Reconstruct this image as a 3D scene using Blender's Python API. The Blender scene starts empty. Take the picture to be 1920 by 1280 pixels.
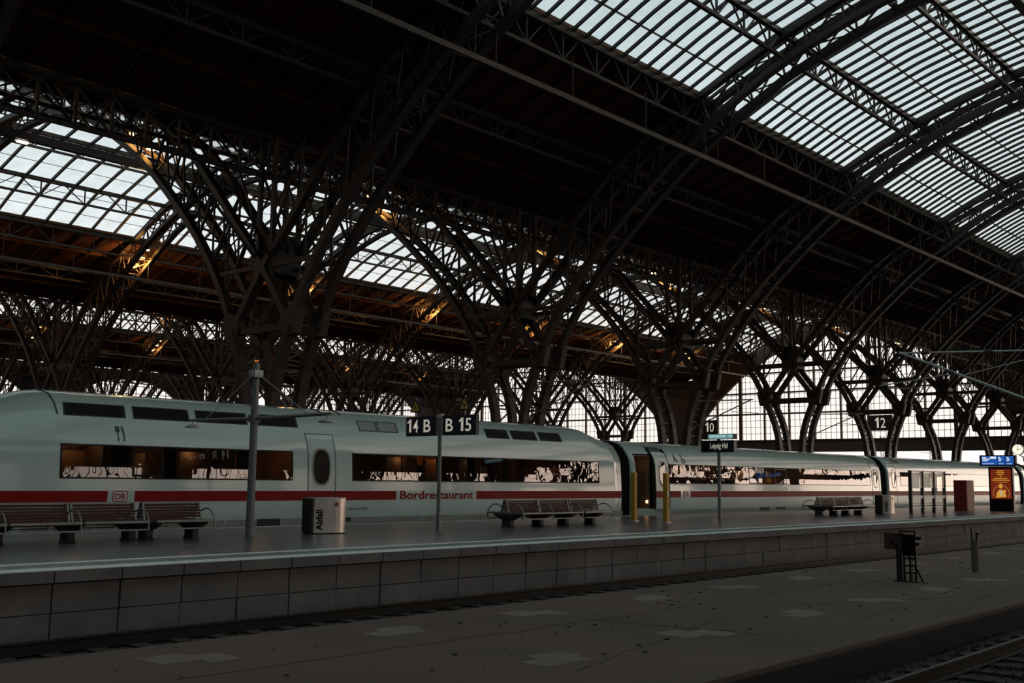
import bpy, math, random
import numpy as np
from mathutils import Vector, Matrix
random.seed(7)
SC = bpy.context.scene
COL = SC.collection
V = Vector

# ------------------------------------------------------------------ helpers
class MB:
    """collects geometry of ONE mesh object"""
    def __init__(s):
        s.v = []; s.f = []; s.m = []; s.mi = 0
    def add(s, vs, fs):
        b = len(s.v); s.v += [tuple(p) for p in vs]
        s.f += [tuple(b + i for i in f) for f in fs]; s.m += [s.mi] * len(fs)
        return s
    def box(s, x0, x1, y0, y1, z0, z1):
        p = [(x, y, z) for z in (z0, z1) for y in (y0, y1) for x in (x0, x1)]
        return s.add(p, [(0, 2, 3, 1), (4, 5, 7, 6), (0, 1, 5, 4), (2, 6, 7, 3), (0, 4, 6, 2), (1, 3, 7, 5)])
    def bevbox(s, x0, x1, y0, y1, z0, z1, b):
        # box with bevelled vertical edges and a bevelled top
        def ring(d, z): return [(x0+b+d, y0+d, z), (x1-b-d, y0+d, z), (x1-d, y0+b+d, z), (x1-d, y1-b-d, z), (x1-b-d, y1-d, z), (x0+b+d, y1-d, z), (x0+d, y1-b-d, z), (x0+d, y0+b+d, z)]
        return s.loft([ring(0, z0), ring(0, z1-b), ring(b*.6, z1)], True, True)
    def loft(s, rings, cap0=False, cap1=False, closed=True):
        n = len(rings[0]); vs = [p for r in rings for p in r]; fs = []
        for k in range(len(rings)-1):
            for i in range(n if closed else n-1):
                j = (i+1) % n
                fs.append((k*n+i, k*n+j, (k+1)*n+j, (k+1)*n+i))
        if cap0: fs.append(tuple(reversed(range(n))))
        if cap1: fs.append(tuple((len(rings)-1)*n+i for i in range(n)))
        return s.add(vs, fs)
    def bar(s, a, b, w=.1, h=.1, up=(0, 0, 1)):
        a = V(a); b = V(b); d = (b-a)
        if d.length < 1e-6: return s
        d.normalize(); u = V(up)
        if abs(d.dot(u)) > .98: u = V((1, 0, 0))
        r = d.cross(u).normalized(); u = r.cross(d)
        r *= w/2; u *= h/2
        return s.add([a-r-u, a+r-u, a+r+u, a-r+u, b-r-u, b+r-u, b+r+u, b-r+u],
                     [(0, 3, 2, 1), (4, 5, 6, 7), (0, 1, 5, 4), (1, 2, 6, 5), (2, 3, 7, 6), (3, 0, 4, 7)])
    def poly(s, pts, w, h, up=(0, 0, 1)):
        for a, b in zip(pts[:-1], pts[1:]): s.bar(a, b, w, h, up)
        return s
    def tube(s, pts, r, n=10, r2=None, cap=True):
        pts = [V(p) for p in pts]; rings = []
        prev = None
        for i, p in enumerate(pts):
            d = (pts[min(i+1, len(pts)-1)] - pts[max(i-1, 0)]).normalized()
            u = V((0, 0, 1)) if abs(d.z) < .95 else V((1, 0, 0))
            a = d.cross(u).normalized(); b = a.cross(d)
            rr = r if r2 is None else r + (r2-r)*i/(len(pts)-1)
            rings.append([p + a*rr*math.cos(2*math.pi*k/n) + b*rr*math.sin(2*math.pi*k/n) for k in range(n)])
        return s.loft(rings, cap, cap)
    def cyl(s, c, r, z0, z1, n=20, r2=None):
        r2 = r if r2 is None else r2
        return s.loft([[(c[0]+rr*math.cos(2*math.pi*k/n), c[1]+rr*math.sin(2*math.pi*k/n), z) for k in range(n)] for rr, z in ((r, z0), (r2, z1))], True, True)
    def prism(s, pts, vec):
        n = len(pts); v = V(vec)
        return s.add([V(p) for p in pts] + [V(p)+v for p in pts],
                     [tuple(reversed(range(n))), tuple(range(n, 2*n))] + [(i, (i+1) % n, n+(i+1) % n, n+i) for i in range(n)])
    def build(s, name, mat, parent=None, smooth=False, loc=None):
        me = bpy.data.meshes.new(name)
        me.from_pydata(s.v, [], s.f); me.update()
        for m in (mat if isinstance(mat, (list, tuple)) else [mat]): me.materials.append(m)
        me.polygons.foreach_set('material_index', s.m)
        if smooth: me.polygons.foreach_set('use_smooth', [True]*len(s.f))
        o = bpy.data.objects.new(name, me); COL.objects.link(o)
        if parent is not None: o.parent = parent
        if loc is not None: o.location = loc
        return o

def tag(o, label=None, cat=None, group=None, kind=None):
    if label: o['label'] = label
    if cat:
        o['category'] = cat
        if not kind: o['kind'] = 'thing'
    if group: o['group'] = group
    if kind: o['kind'] = kind
    return o
def thing(name, label, cat, loc=(0, 0, 0), group=None, rz=0):
    o = bpy.data.objects.new(name, None); COL.objects.link(o)
    o.location = loc; o.rotation_euler.z = rz; o.empty_display_size = .3
    return tag(o, label, cat, group)
def copy_tree(o, parent=None):
    c = o.copy(); COL.objects.link(c)
    if parent is not None: c.parent = parent
    for ch in list(o.children): copy_tree(ch, c)
    return c
def relabel(o, label, group=None, loc=None):
    o['label'] = label
    if group: o['group'] = group
    elif 'group' in o: del o['group']
    if loc is not None: o.location = loc
    return o

def text_mesh(s, body, size, origin, right, up, sx=.8, depth=.012, bold=0.0, align='LEFT', shear=0):
    """flat lettering with a real thickness, appended to MB s"""
    cu = bpy.data.curves.new('lettering', 'FONT'); cu.body = body; cu.size = size; cu.offset = bold
    cu.resolution_u = 3; cu.align_x = align; cu.shear = shear
    o = bpy.data.objects.new('lettering', cu); COL.objects.link(o)
    bpy.context.view_layer.update()
    me = bpy.data.meshes.new_from_object(o.evaluated_get(bpy.context.evaluated_depsgraph_get()))
    r = V(right); u = V(up); nrm = r.cross(u); og = V(origin)
    vs = [og + r*(v.co.x*sx) + u*v.co.y + nrm*depth for v in me.vertices]
    fs = [tuple(p.vertices) for p in me.polygons]
    n = len(vs)
    s.add(vs, fs)
    # side walls of the letters
    cnt = {}
    for f in fs:
        for a, b in zip(f, f[1:]+f[:1]):
            cnt[(a, b)] = cnt.get((a, b), 0) + 1
    edge = [(a, b) for (a, b) in cnt if (b, a) not in cnt]
    s.add([p for p in vs] + [p - nrm*depth for p in vs], [(b, a, a+n, b+n) for a, b in edge])
    bpy.data.objects.remove(o); bpy.data.curves.remove(cu); bpy.data.meshes.remove(me)
    return s

# ------------------------------------------------------------------ materials
def mat(name, col, rough=.6, metal=0., spec=.5, noise=0., nscale=3., bump=0., bscale=20., coat=0., emit=None, estr=0., col2=None, stretch=None):
    m = bpy.data.materials.new(name); m.use_nodes = True
    nt = m.node_tree; b = nt.nodes['Principled BSDF']
    b.inputs['Base Color'].default_value = (*col, 1); b.inputs['Roughness'].default_value = rough
    b.inputs['Metallic'].default_value = metal; b.inputs['Specular IOR Level'].default_value = spec
    b.inputs['Coat Weight'].default_value = coat; b.inputs['Coat Roughness'].default_value = .06
    if emit: b.inputs['Emission Color'].default_value = (*emit, 1); b.inputs['Emission Strength'].default_value = estr
    tc = nt.nodes.new('ShaderNodeTexCoord'); mp = nt.nodes.new('ShaderNodeMapping')
    nt.links.new(tc.outputs['Object'], mp.inputs['Vector'])
    if stretch: mp.inputs['Scale'].default_value = stretch
    if noise or col2:
        n = nt.nodes.new('ShaderNodeTexNoise'); n.inputs['Scale'].default_value = nscale; n.inputs['Detail'].default_value = 6
        n.inputs['Roughness'].default_value = .6
        nt.links.new(mp.outputs[0], n.inputs['Vector'])
        r = nt.nodes.new('ShaderNodeValToRGB'); r.color_ramp.elements[0].position = .3; r.color_ramp.elements[1].position = .7
        c2 = col2 if col2 else tuple(c*(1+noise) for c in col)
        c1 = col if col2 else tuple(c*(1-noise) for c in col)
        r.color_ramp.elements[0].color = (*c1, 1); r.color_ramp.elements[1].color = (*c2, 1)
        nt.links.new(n.outputs['Fac'], r.inputs['Fac']); nt.links.new(r.outputs['Color'], b.inputs['Base Color'])
    if bump:
        n = nt.nodes.new('ShaderNodeTexNoise'); n.inputs['Scale'].default_value = bscale; n.inputs['Detail'].default_value = 4
        nt.links.new(mp.outputs[0], n.inputs['Vector'])
        bp = nt.nodes.new('ShaderNodeBump'); bp.inputs['Strength'].default_value = bump; bp.inputs['Distance'].default_value = .02
        nt.links.new(n.outputs['Fac'], bp.inputs['Height']); nt.links.new(bp.outputs[0], b.inputs['Normal'])
    return m

def glass_mat(name, tint, refl=1.5, rough=.01, wave=0.0, dirt=0.0):
    """thin pane: clear tinted transmission, fresnel mirror on top"""
    m = bpy.data.materials.new(name); m.use_nodes = True; nt = m.node_tree; nt.nodes.clear()
    out = nt.nodes.new('ShaderNodeOutputMaterial'); mix = nt.nodes.new('ShaderNodeMixShader')
    tr = nt.nodes.new('ShaderNodeBsdfTransparent'); gl = nt.nodes.new('ShaderNodeBsdfGlossy'); fr = nt.nodes.new('ShaderNodeFresnel')
    tr.inputs['Color'].default_value = (*tint, 1); gl.inputs['Roughness'].default_value = rough; fr.inputs['IOR'].default_value = refl
    tc = nt.nodes.new('ShaderNodeTexCoord')
    if dirt:
        n = nt.nodes.new('ShaderNodeTexNoise'); n.inputs['Scale'].default_value = 1.3; n.inputs['Detail'].default_value = 5
        nt.links.new(tc.outputs['Object'], n.inputs['Vector'])
        r = nt.nodes.new('ShaderNodeValToRGB')
        r.color_ramp.elements[0].position = .35; r.color_ramp.elements[1].position = .65
        r.color_ramp.elements[0].color = (*[t*(1-dirt) for t in tint], 1); r.color_ramp.elements[1].color = (*tint, 1)
        nt.links.new(n.outputs['Fac'], r.inputs[0]); nt.links.new(r.outputs[0], tr.inputs['Color'])
    if wave:
        n = nt.nodes.new('ShaderNodeTexNoise'); n.inputs['Scale'].default_value = 1.1; n.inputs['Detail'].default_value = 2
        nt.links.new(tc.outputs['Object'], n.inputs['Vector'])
        bp = nt.nodes.new('ShaderNodeBump'); bp.inputs['Strength'].default_value = wave; bp.inputs['Distance'].default_value = .05
        nt.links.new(n.outputs['Fac'], bp.inputs['Height']); nt.links.new(bp.outputs[0], gl.inputs['Normal'])
    # same reflectance from both faces of the thin pane
    ge = nt.nodes.new('ShaderNodeNewGeometry'); mx = nt.nodes.new('ShaderNodeMix')
    mx.inputs[2].default_value = refl; mx.inputs[3].default_value = 1/refl
    nt.links.new(ge.outputs['Backfacing'], mx.inputs[0]); nt.links.new(mx.outputs[0], fr.inputs['IOR'])
    nt.links.new(fr.outputs[0], mix.inputs[0]); nt.links.new(tr.outputs[0], mix.inputs[1]); nt.links.new(gl.outputs[0], mix.inputs[2])
    nt.links.new(mix.outputs[0], out.inputs[0])
    return m

M = {}
M['steel'] = mat('painted_steel', (.036, .025, .021), .5, noise=.25, nscale=1.5, spec=.3)
M['steel_dark'] = mat('dark_steel', (.026, .021, .019), .55, noise=.2, spec=.3)
M['galv'] = mat('galvanised_steel', (.42, .41, .40), .45, .4, noise=.1, nscale=6)
M['wood'] = mat('roof_boards', (.058, .023, .010), .75, spec=.2, noise=.4, nscale=4, stretch=(4, .3, 1))
M['wall'] = mat('hall_masonry', (.05, .042, .036), .85, noise=.3, nscale=1)
M['soot'] = mat('soot_brown_steel', (.072, .044, .030), .6, noise=.25)
M['floor'] = mat('platform_paving', (.082, .070, .080), .29, spec=.5, noise=.12, nscale=.9, bump=.05, bscale=6)
M['line'] = mat('white_line_paint', (.60, .62, .61), .5, noise=.15, nscale=8)
M['band'] = mat('edge_band_paving', (.15, .155, .155), .5, noise=.15, nscale=5)
M['block'] = mat('concrete_blocks', (.135, .114, .111), .85, noise=.25, nscale=1.2, bump=.3, bscale=14)
M['gap'] = mat('dark_joint_and_shade', (.012, .011, .011), .9)  # block joints, and painted shade on the low platform's side
M['ground'] = mat('track_bed', (.022, .019, .017), .95, noise=.4, nscale=6, bump=.6, bscale=16)
M['asphalt'] = mat('worn_asphalt', (.062, .038, .033), .8, nscale=.22, col2=(.108, .062, .054), bump=.2, bscale=5)
M['patch'] = mat('pale_concrete_patch', (.160, .118, .108), .75, noise=.15, nscale=3)
M['crack'] = mat('crack_tar', (.02, .017, .016), .8)
M['rail'] = mat('rail_steel', (.022, .016, .013), .5, .5)
M['railtop'] = mat('worn_rail_head', (.06, .055, .05), .45, .5)
M['sleeper'] = mat('old_sleeper', (.024, .019, .017), .9, noise=.3)
M['stone'] = mat('ballast_stone', (.026, .022, .020), .95, noise=.5, nscale=9)
M['paint'] = mat('white_train_paint', (.375, .445, .425), .22, spec=.5, coat=.5, noise=.03, nscale=.8)
M['red'] = mat('traffic_red', (.20, .006, .005), .5, spec=.12)
M['logo'] = mat('logo_red', (.22, .012, .02), .4)
M['pink'] = mat('logo_ground', (.62, .50, .50), .4)
M['ovalglass'] = mat('oval_glass', (.010, .008, .008), .04, spec=1.0)
M['rubber'] = mat('black_rubber', (.008, .008, .008), .8, spec=.12, bump=.3, bscale=8)
M['black'] = mat('black_frame', (.009, .007, .007), .35, spec=.12)
M['skirt'] = mat('grey_skirt', (.24, .235, .225), .45, noise=.2, nscale=2)
M['under'] = mat('underframe', (.02, .019, .018), .7)
M['seam'] = mat('panel_gap', (.02, .022, .022), .6)
M['inner'] = mat('warm_wood_panel', (.15, .088, .048), .5, noise=.2, nscale=3, stretch=(1, 1, .2))
M['inner2'] = mat('dark_interior', (.05, .028, .018), .6)
M['cream'] = mat('cream_interior', (.5, .38, .24), .5)
M['seat'] = mat('seat_cloth', (.06, .06, .09), .8)
M['warm'] = mat('interior_lamp', (1, .8, .5), .5, emit=(1, .52, .18), estr=5)
M['grey_pic'] = mat('dark_pictogram', (.045, .055, .055), .5)
M['slat'] = mat('bench_wood', (.07, .022, .013), .6, spec=.25, noise=.35, nscale=5, stretch=(.3, 4, 4))
M['alu'] = mat('bench_aluminium', (.22, .22, .21), .45, .6)
M['cast'] = mat('cast_foot', (.035, .034, .034), .55, .3)
M['pole'] = mat('grey_pole_paint', (.16, .152, .158), .45, .2)
M['stainless'] = mat('brushed_stainless', (.46, .43, .40), .24, 1., noise=.06, nscale=40, stretch=(1, 1, .02))
M['signblue'] = mat('sign_navy', (.008, .012, .034), .35)
M['letter'] = mat('sign_lettering', (.75, .70, .62), .5, emit=(1, .9, .76), estr=.30)
M['yellow'] = mat('bollard_yellow', (.50, .235, .012), .5, noise=.1)
M['warnyel'] = mat('warning_yellow', (.62, .36, .06), .5)
M['cyan'] = mat('display_cyan', (.1, .3, .33), .4, emit=(.35, .72, .75), estr=.30)
M['cyan2'] = mat('display_text', (.4, .6, .6), .4, emit=(.7, .95, .95), estr=.5)
M['screen'] = mat('screen_blue', (.01, .05, .2), .3, emit=(.02, .12, .50), estr=.7)
M['screenw'] = mat('screen_white', (.8, .8, .8), .3, emit=(.9, .95, 1), estr=.75)
M['posterbg'] = mat('poster_maroon', (.2, .03, .01), .3, emit=(.30, .035, .008), estr=.45, noise=.3, nscale=1.4)
M['postery'] = mat('poster_gold', (.6, .3, .03), .3, emit=(1, .50, .07), estr=.55)
M['posterr'] = mat('poster_ring', (.5, .25, .12), .3, emit=(.8, .36, .16), estr=.45)
M['posterw'] = mat('poster_cream', (.6, .5, .4), .3, emit=(.9, .72, .5), estr=.45)
M['redbox'] = mat('red_cabinet', (.20, .014, .010), .4, coat=.2)
M['salmon'] = mat('salmon_side', (.50, .24, .17), .5)
M['clockface'] = mat('clock_face', (.9, .85, .7), .4, emit=(1, .90, .72), estr=1.0)
M['navy'] = mat('navy_notice', (.02, .035, .07), .5)
M['green'] = mat('green_map', (.12, .26, .20), .5, noise=.5, nscale=6)
M['paper'] = mat('timetable_paper', (.72, .66, .58), .6, noise=.05)
M['rust'] = mat('rusty_box', (.065, .030, .026), .7, noise=.3, nscale=8)
M['lamp'] = mat('sodium_lamp', (1, .6, .2), .5, emit=(1, .47, .10), estr=34)
M['lampbody'] = mat('lamp_housing', (.10, .08, .06), .5)
M['tubelamp'] = mat('tube_lamp', (1, .9, .8), .5, emit=(1, .74, .52), estr=7)
M['skyglass'] = glass_mat('roof_glass', (.84, .885, .885), 1.35, .05, dirt=.10)
M['endglass'] = glass_mat('end_glass', (.93, .92, .91), 1.3, .03)
M['trainglass'] = glass_mat('coach_glass', (.40, .36, .32), 1.95, .0, wave=.10)
M['caseglass'] = glass_mat('case_glass', (.95, .97, .97), 1.06)
M['postgrey'] = mat('old_grey_paint', (.105, .085, .08), .6, noise=.15, nscale=4)
M['number'] = mat('lit_number', (.8, .75, .65), .5, emit=(1, .88, .72), estr=.5)
M['outmast'] = mat('distant_mast', (.12, .11, .11), .7)
M['outground'] = mat('outside_ground', (.2, .18, .17), .9)

# ------------------------------------------------------------------ camera (solved from the photograph's vanishing points)
EYE = 2.12
F, YAW, PIT, ROLL = 2045.07, math.radians(41.0714), math.radians(7.2373), math.radians(.66677)
d = V((math.cos(PIT)*math.cos(YAW), math.cos(PIT)*math.sin(YAW), math.sin(PIT)))
r = d.cross(V((0, 0, 1))).normalized(); u = r.cross(d)
r, u = r*math.cos(ROLL) + u*math.sin(ROLL), u*math.cos(ROLL) - r*math.sin(ROLL)
cd = bpy.data.cameras.new('camera'); cam = bpy.data.objects.new('camera', cd); COL.objects.link(cam)
cd.sensor_width = 36; cd.lens = F/1920*36; cd.clip_end = 3000; cd.clip_start = .05
cam.matrix_world = Matrix(((r.x, u.x, -d.x, 0), (r.y, u.y, -d.y, 0), (r.z, u.z, -d.z, EYE), (0, 0, 0, 1)))
SC.camera = cam

# ------------------------------------------------------------------ sky
w = bpy.data.worlds.new('sky'); SC.world = w; w.use_nodes = True; nt = w.node_tree; nt.nodes.clear()
out = nt.nodes.new('ShaderNodeOutputWorld'); bg = nt.nodes.new('ShaderNodeBackground')
tc = nt.nodes.new('ShaderNodeTexCoord'); sep = nt.nodes.new('ShaderNodeSeparateXYZ')
nt.links.new(tc.outputs['Generated'], sep.inputs[0])
ramp = nt.nodes.new('ShaderNodeValToRGB'); cr = ramp.color_ramp
SKY = [(0.0, (1.16, 1.02, .95)), (.10, (1.12, 1.02, .97)), (.24, (.93, .97, .99)), (.40, (.66, .74, .76)), (.62, (.45, .58, .58)), (.78, (.30, .44, .43)), (1.0, (.33, .46, .45))]
while len(cr.elements) < len(SKY): cr.elements.new(.5)
for e, (p, c) in zip(cr.elements, SKY): e.position = p; e.color = (*c, 1)
nt.links.new(sep.outputs['Z'], ramp.inputs[0])
# evening glow right of the view, plus unseen sky brightness added to light the train
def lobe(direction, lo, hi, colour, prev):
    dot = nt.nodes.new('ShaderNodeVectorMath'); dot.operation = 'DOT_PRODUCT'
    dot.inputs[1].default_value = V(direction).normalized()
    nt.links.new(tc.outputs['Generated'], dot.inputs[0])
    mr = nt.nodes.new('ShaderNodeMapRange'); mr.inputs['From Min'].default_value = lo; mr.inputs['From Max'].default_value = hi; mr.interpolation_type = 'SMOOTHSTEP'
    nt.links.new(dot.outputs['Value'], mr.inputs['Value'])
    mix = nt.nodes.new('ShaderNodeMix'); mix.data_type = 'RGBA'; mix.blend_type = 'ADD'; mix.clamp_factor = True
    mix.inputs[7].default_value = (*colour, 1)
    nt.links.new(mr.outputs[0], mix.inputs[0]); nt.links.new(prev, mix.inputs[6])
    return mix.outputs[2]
c_ = lobe((.88, -.47, .05), .76, 1.0, (3.9, 2.8, 2.1), ramp.outputs[0])  # glow set outside the view, added to warm the coaches and platform
c_ = lobe((-.1, -.55, .83), .35, 1.0, (.32, .40, .39), c_)  # added unseen brightness behind the camera, lifts the train side and block wall
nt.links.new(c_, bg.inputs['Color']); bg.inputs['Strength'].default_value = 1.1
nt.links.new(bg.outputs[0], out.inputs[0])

# ------------------------------------------------------------------ hall geometry constants
ROW0, SPAN, HALF = 33.6, 45.0, 22.5
X0C, BAY = 24.32, 14.13
RIB = 1.2
XMIN, XEND = -22.0, 124.6
KS = list(range(-3, 8))
def cx(k): return X0C + BAY*k
def smooth(pts, n=6):
    P = [V((a, b)) for a, b in pts]; o = []
    for i in range(len(P)-1):
        p0 = P[max(i-1, 0)]; p1 = P[i]; p2 = P[i+1]; p3 = P[min(i+2, len(P)-1)]
        for k in range(n):
            t = k/n
            o.append(.5*((2*p1) + (p2-p0)*t + (2*p0-5*p1+4*p2-p3)*t*t + (3*p1-p0-3*p2+p3)*t**3))
    o.append(P[-1]); return [(p.x, p.y) for p in o]
def resample(c, step):
    L = [0]
    for a, b in zip(c[:-1], c[1:]): L.append(L[-1] + math.hypot(b[0]-a[0], b[1]-a[1]))
    n = max(1, round(L[-1]/step)); xs = np.linspace(0, L[-1], n+1)
    return list(zip(np.interp(xs, L, [p[0] for p in c]), np.interp(xs, L, [p[1] for p in c])))
INTR = [(1.75, 7.65), (2.4, 8.9), (3.1, 10.0), (4.4, 11.6), (6.0, 13.2), (7.5, 14.5), (8.7, 15.5), (10, 16.4), (12.5, 17.9), (14.1, 18.7), (16.9, 19.7), (19.2, 20.3), (22.5, 20.75)]
EXTR = [(0, 9.95), (.95, 10.95), (2.85, 12.9), (4.5, 14.65), (6.5, 16.35), (8.3, 17.3), (10.4, 18.2), (12.3, 19.05), (13.9, 19.7), (16.8, 20.7), (19.3, 21.4), (22.5, 21.95)]
ROOF = [(0, 15.1), (5.0, 16.72), (10.3, 18.33)]
GLASS = [(10.3, 18.40), (12.3, 19.38), (14.2, 20.2), (16.5, 20.95), (18.8, 21.55), (20.6, 21.95), (22.5, 22.15)]
INTR_S = smooth(INTR); EXTR_S = smooth(EXTR)
def mirror(c): return c + [(SPAN-a, b) for a, b in reversed(c[:-1])]
INTR_F = mirror(INTR_S); EXTR_F = mirror(EXTR_S)

# ------------------------------------------------------------------ roof arches
def make_arch():
    root = thing('arch_truss', '-', 'arch')
    ci = resample(INTR_F, 1.65); n = len(ci)-1
    ce_full = resample(EXTR_F, .25)
    # upper points belong to lower ones by arc fraction within the part above the gusset
    ce = resample(EXTR_F, (len(ce_full)-1)*.25/n)
    web = MB()
    for x in (0, RIB):
        lo = MB(); up = MB()
        lo.poly([(x, a, b) for a, b in ci], .26, .34, (1, 0, 0))
        up.poly([(x, a, b) for a, b in ce], .24, .32, (1, 0, 0))
        lo.build('lower_chord', M['steel'], root); up.build('upper_chord', M['steel'], root)
        for i in range(1, n):
            j = min(i, len(ce)-1)
            a = ci[i]; b = ce[j]
            if math.hypot(a[0]-b[0], a[1]-b[1]) < .4: continue
            web.bar((x, *a), (x, *b), .07, .09, (1, 0, 0))
            if i < n-1:
                b2 = ce[min(j+1, len(ce)-1)] if i < n/2 else ce[j]
                a2 = ci[i+1] if i >= n/2 else a
                web.bar((x, *(ci[i] if i < n/2 else ci[i+1])), (x, *(ce[min(j+1, len(ce)-1)] if i < n/2 else ce[j])), .06, .07, (1, 0, 0))
    for c, t in ((ci, .07), (ce, .065)):
        for i in range(len(c)-1):
            web.bar((0, *c[i]), (RIB, *c[i]), t, t)
            s = i % 2
            web.bar((RIB*s, *c[i]), (RIB*(1-s), *c[i+1]), t*.8, t*.8)
    for i in range(2, n-1, 2):
        web.bar((0, *ci[i]), (RIB, *ce[min(i, len(ce)-1)]), .05, .05)
        web.bar((RIB, *ci[i]), (0, *ce[min(i, len(ce)-1)]), .05, .05)
    web.build('web_bracing', M['steel'], root)
    return root

# ------------------------------------------------------------------ forked columns
LEG = [(1.78, 7.65), (1.15, 6.2), (.85, 4.9), (.68, 2.5), (.62, 0.05)]
def make_column():
    root = thing('forked_column', '-', 'column')
    for x in (0, RIB):
        for s in (-1, 1):
            b = MB(); pts = [(x, s*a, z) for a, z in resample(smooth(LEG, 4), .9)]
            b.poly(pts, .30, .40, (1, 0, 0))
            b.build('leg', M['steel'], root)
            # crossing brace: upper chord of one arch running down to the opposite leg
            c = MB(); c.bar((x, s*1.78, 7.65), (x, 0, 9.97), .26, .34, (1, 0, 0))
            c.bar((x, 0, 9.97), (x, -s*.6, 10.6), .26, .34, (1, 0, 0))
            c.build('cross_brace', M['steel'], root)
            m = MB(); m.bar((x, s*.42, 9.6), (x, s*.42, 14.95), .16, .16); m.build('mast', M['steel'], root)
            g = MB(); g.prism([(x-.17, s*(1.78+.35), 7.3), (x-.17, s*(1.78-.35), 7.15), (x-.17, s*(1.78-.5), 8.0), (x-.17, s*(1.78+.1), 8.35), (x-.17, s*(1.78+.55), 8.2)], (.34, 0, 0))
            g.build('gusset', M['steel'], root)
        t = MB(); t.bar((x, -1.8, 7.6), (x, 1.8, 7.6), .18, .26); t.build('tie_beam', M['steel'], root)
        t = MB(); t.bar((x, -3.1, 10.0), (x, 3.1, 10.0), .12, .17); t.build('tie_beam', M['steel'], root)
    g = MB(); g.box(.05, RIB-.05, -.55, .55, 9.7, 11.2); g.build('junction_box', M['steel_dark'], root)
    for s in (-1, 1):
        l = MB()
        c = resample(smooth(LEG, 4), .75)
        for i in range(len(c)-1):
            q = i % 2
            l.bar((RIB*q, s*c[i][0], c[i][1]), (RIB*(1-q), s*c[i+1][0], c[i+1][1]), .06, .06)
            l.bar((0, s*c[i][0], c[i][1]), (RIB, s*c[i][0], c[i][1]), .07, .07)
        l.build('leg_lacing', M['steel'], root); l = MB()
        # struts fanning out to the row girders
        l.bar((0, s*.42, 10.2), (-2.6, s*1.0, 13.2), .09, .09); l.bar((RIB, s*.42, 10.2), (RIB+2.6, s*1.0, 13.2), .09, .09)
        l.bar((0, s*.42, 12.0), (RIB, s*.42, 14.6), .06, .06); l.bar((RIB, s*.42, 12.0), (0, s*.42, 14.6), .06, .06)
        l.bar((0, s*.42, 11.2), (0, s*2.2, 14.6), .08, .08); l.bar((RIB, s*.42, 11.2), (RIB, s*2.2, 14.6), .08, .08)
        l.build('fan_strut', M['steel'], root)
    p = MB(); p.box(-.35, RIB+.35, -1.1, 1.1, -.35, .12); p.build('plinth', M['wall'], root)
    return root

ARCH = make_arch(); COLM = make_column()
HALLS = {0: ROW0-SPAN, 1: ROW0, 2: ROW0+SPAN, 3: ROW0+2*SPAN, 4: ROW0+3*SPAN}   # hall h spans from HALLS[h-1] .. ; index = its left-hand row
ROWS = [ROW0-SPAN, ROW0, ROW0+SPAN, ROW0+2*SPAN, ROW0+3*SPAN]
NICK = {0: 'behind the lamp post', 1: 'right of the 14 and 15 sign', 2: 'just left of the hanging number 10 board',
        3: 'first to the right of the number 10 board', 4: 'whose legs frame the number 12 board', 5: 'above the gap between the two rear coaches', 6: 'rising above the departure display'}
first = True
used_c = used_a = False
for ri, y in enumerate(ROWS):
    for k in KS:
        if k > 6: continue
        if ri == 0 and k < 1: continue
        c = COLM if not used_c else copy_tree(COLM); used_c = True
        if ri == 1 and k in NICK: relabel(c, 'forked steel column of the row behind the train, '+NICK[k] if len(NICK[k].split()) < 7 else 'forked steel column, '+NICK[k], None, (cx(k), y, 0))
        elif ri == 1: relabel(c, 'forked steel column of the row behind the train, cut off by the left edge', 'columns at the left edge', (cx(k), y, 0))
        elif ri == 2: relabel(c, 'forked steel column in the second row, far behind the train', 'second row columns', (cx(k), y, 0))
        elif ri >= 3: relabel(c, 'faint forked steel column in the farthest rows, deep behind the train', 'farthest columns', (cx(k), y, 0))
        else: relabel(c, 'forked steel column on the camera side of the tracks', 'camera side columns', (cx(k), y, 0))
for h in range(5):
    y = ROWS[h]-SPAN if h == 0 else ROWS[h-1]
    for k in KS:
        if k > 6: continue
        if h == 0 and k < 2: continue
        a = ARCH if not used_a else copy_tree(ARCH); used_a = True
        if h == 1 and k in NICK: lab, g = 'twin-ribbed overhead roof arch landing on the forked column '+NICK[k], None
        elif h == 1: lab, g = 'twin-ribbed overhead roof arch above the top left corner, near the camera', 'arches above the camera'
        elif h == 2 and k in NICK: lab, g = 'roof arch of the neighbouring hall, springing backwards from the column '+NICK[k], None
        elif h == 2: lab, g = 'roof arch of the neighbouring hall, at the left edge', 'arches at the left edge'
        elif h >= 3: lab, g = 'dim roof arch of the far halls, low behind the second column row', 'far hall arches'
        else: lab, g = 'roof arch of the hall on the camera side', 'camera side arches'
        if len(lab.split()) > 16: lab = ('overhead roof arch over ' if h == 1 else 'next hall roof arch over ') + 'the column ' + NICK[k]
        relabel(a, lab, g, (cx(k), y, 0))

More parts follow.
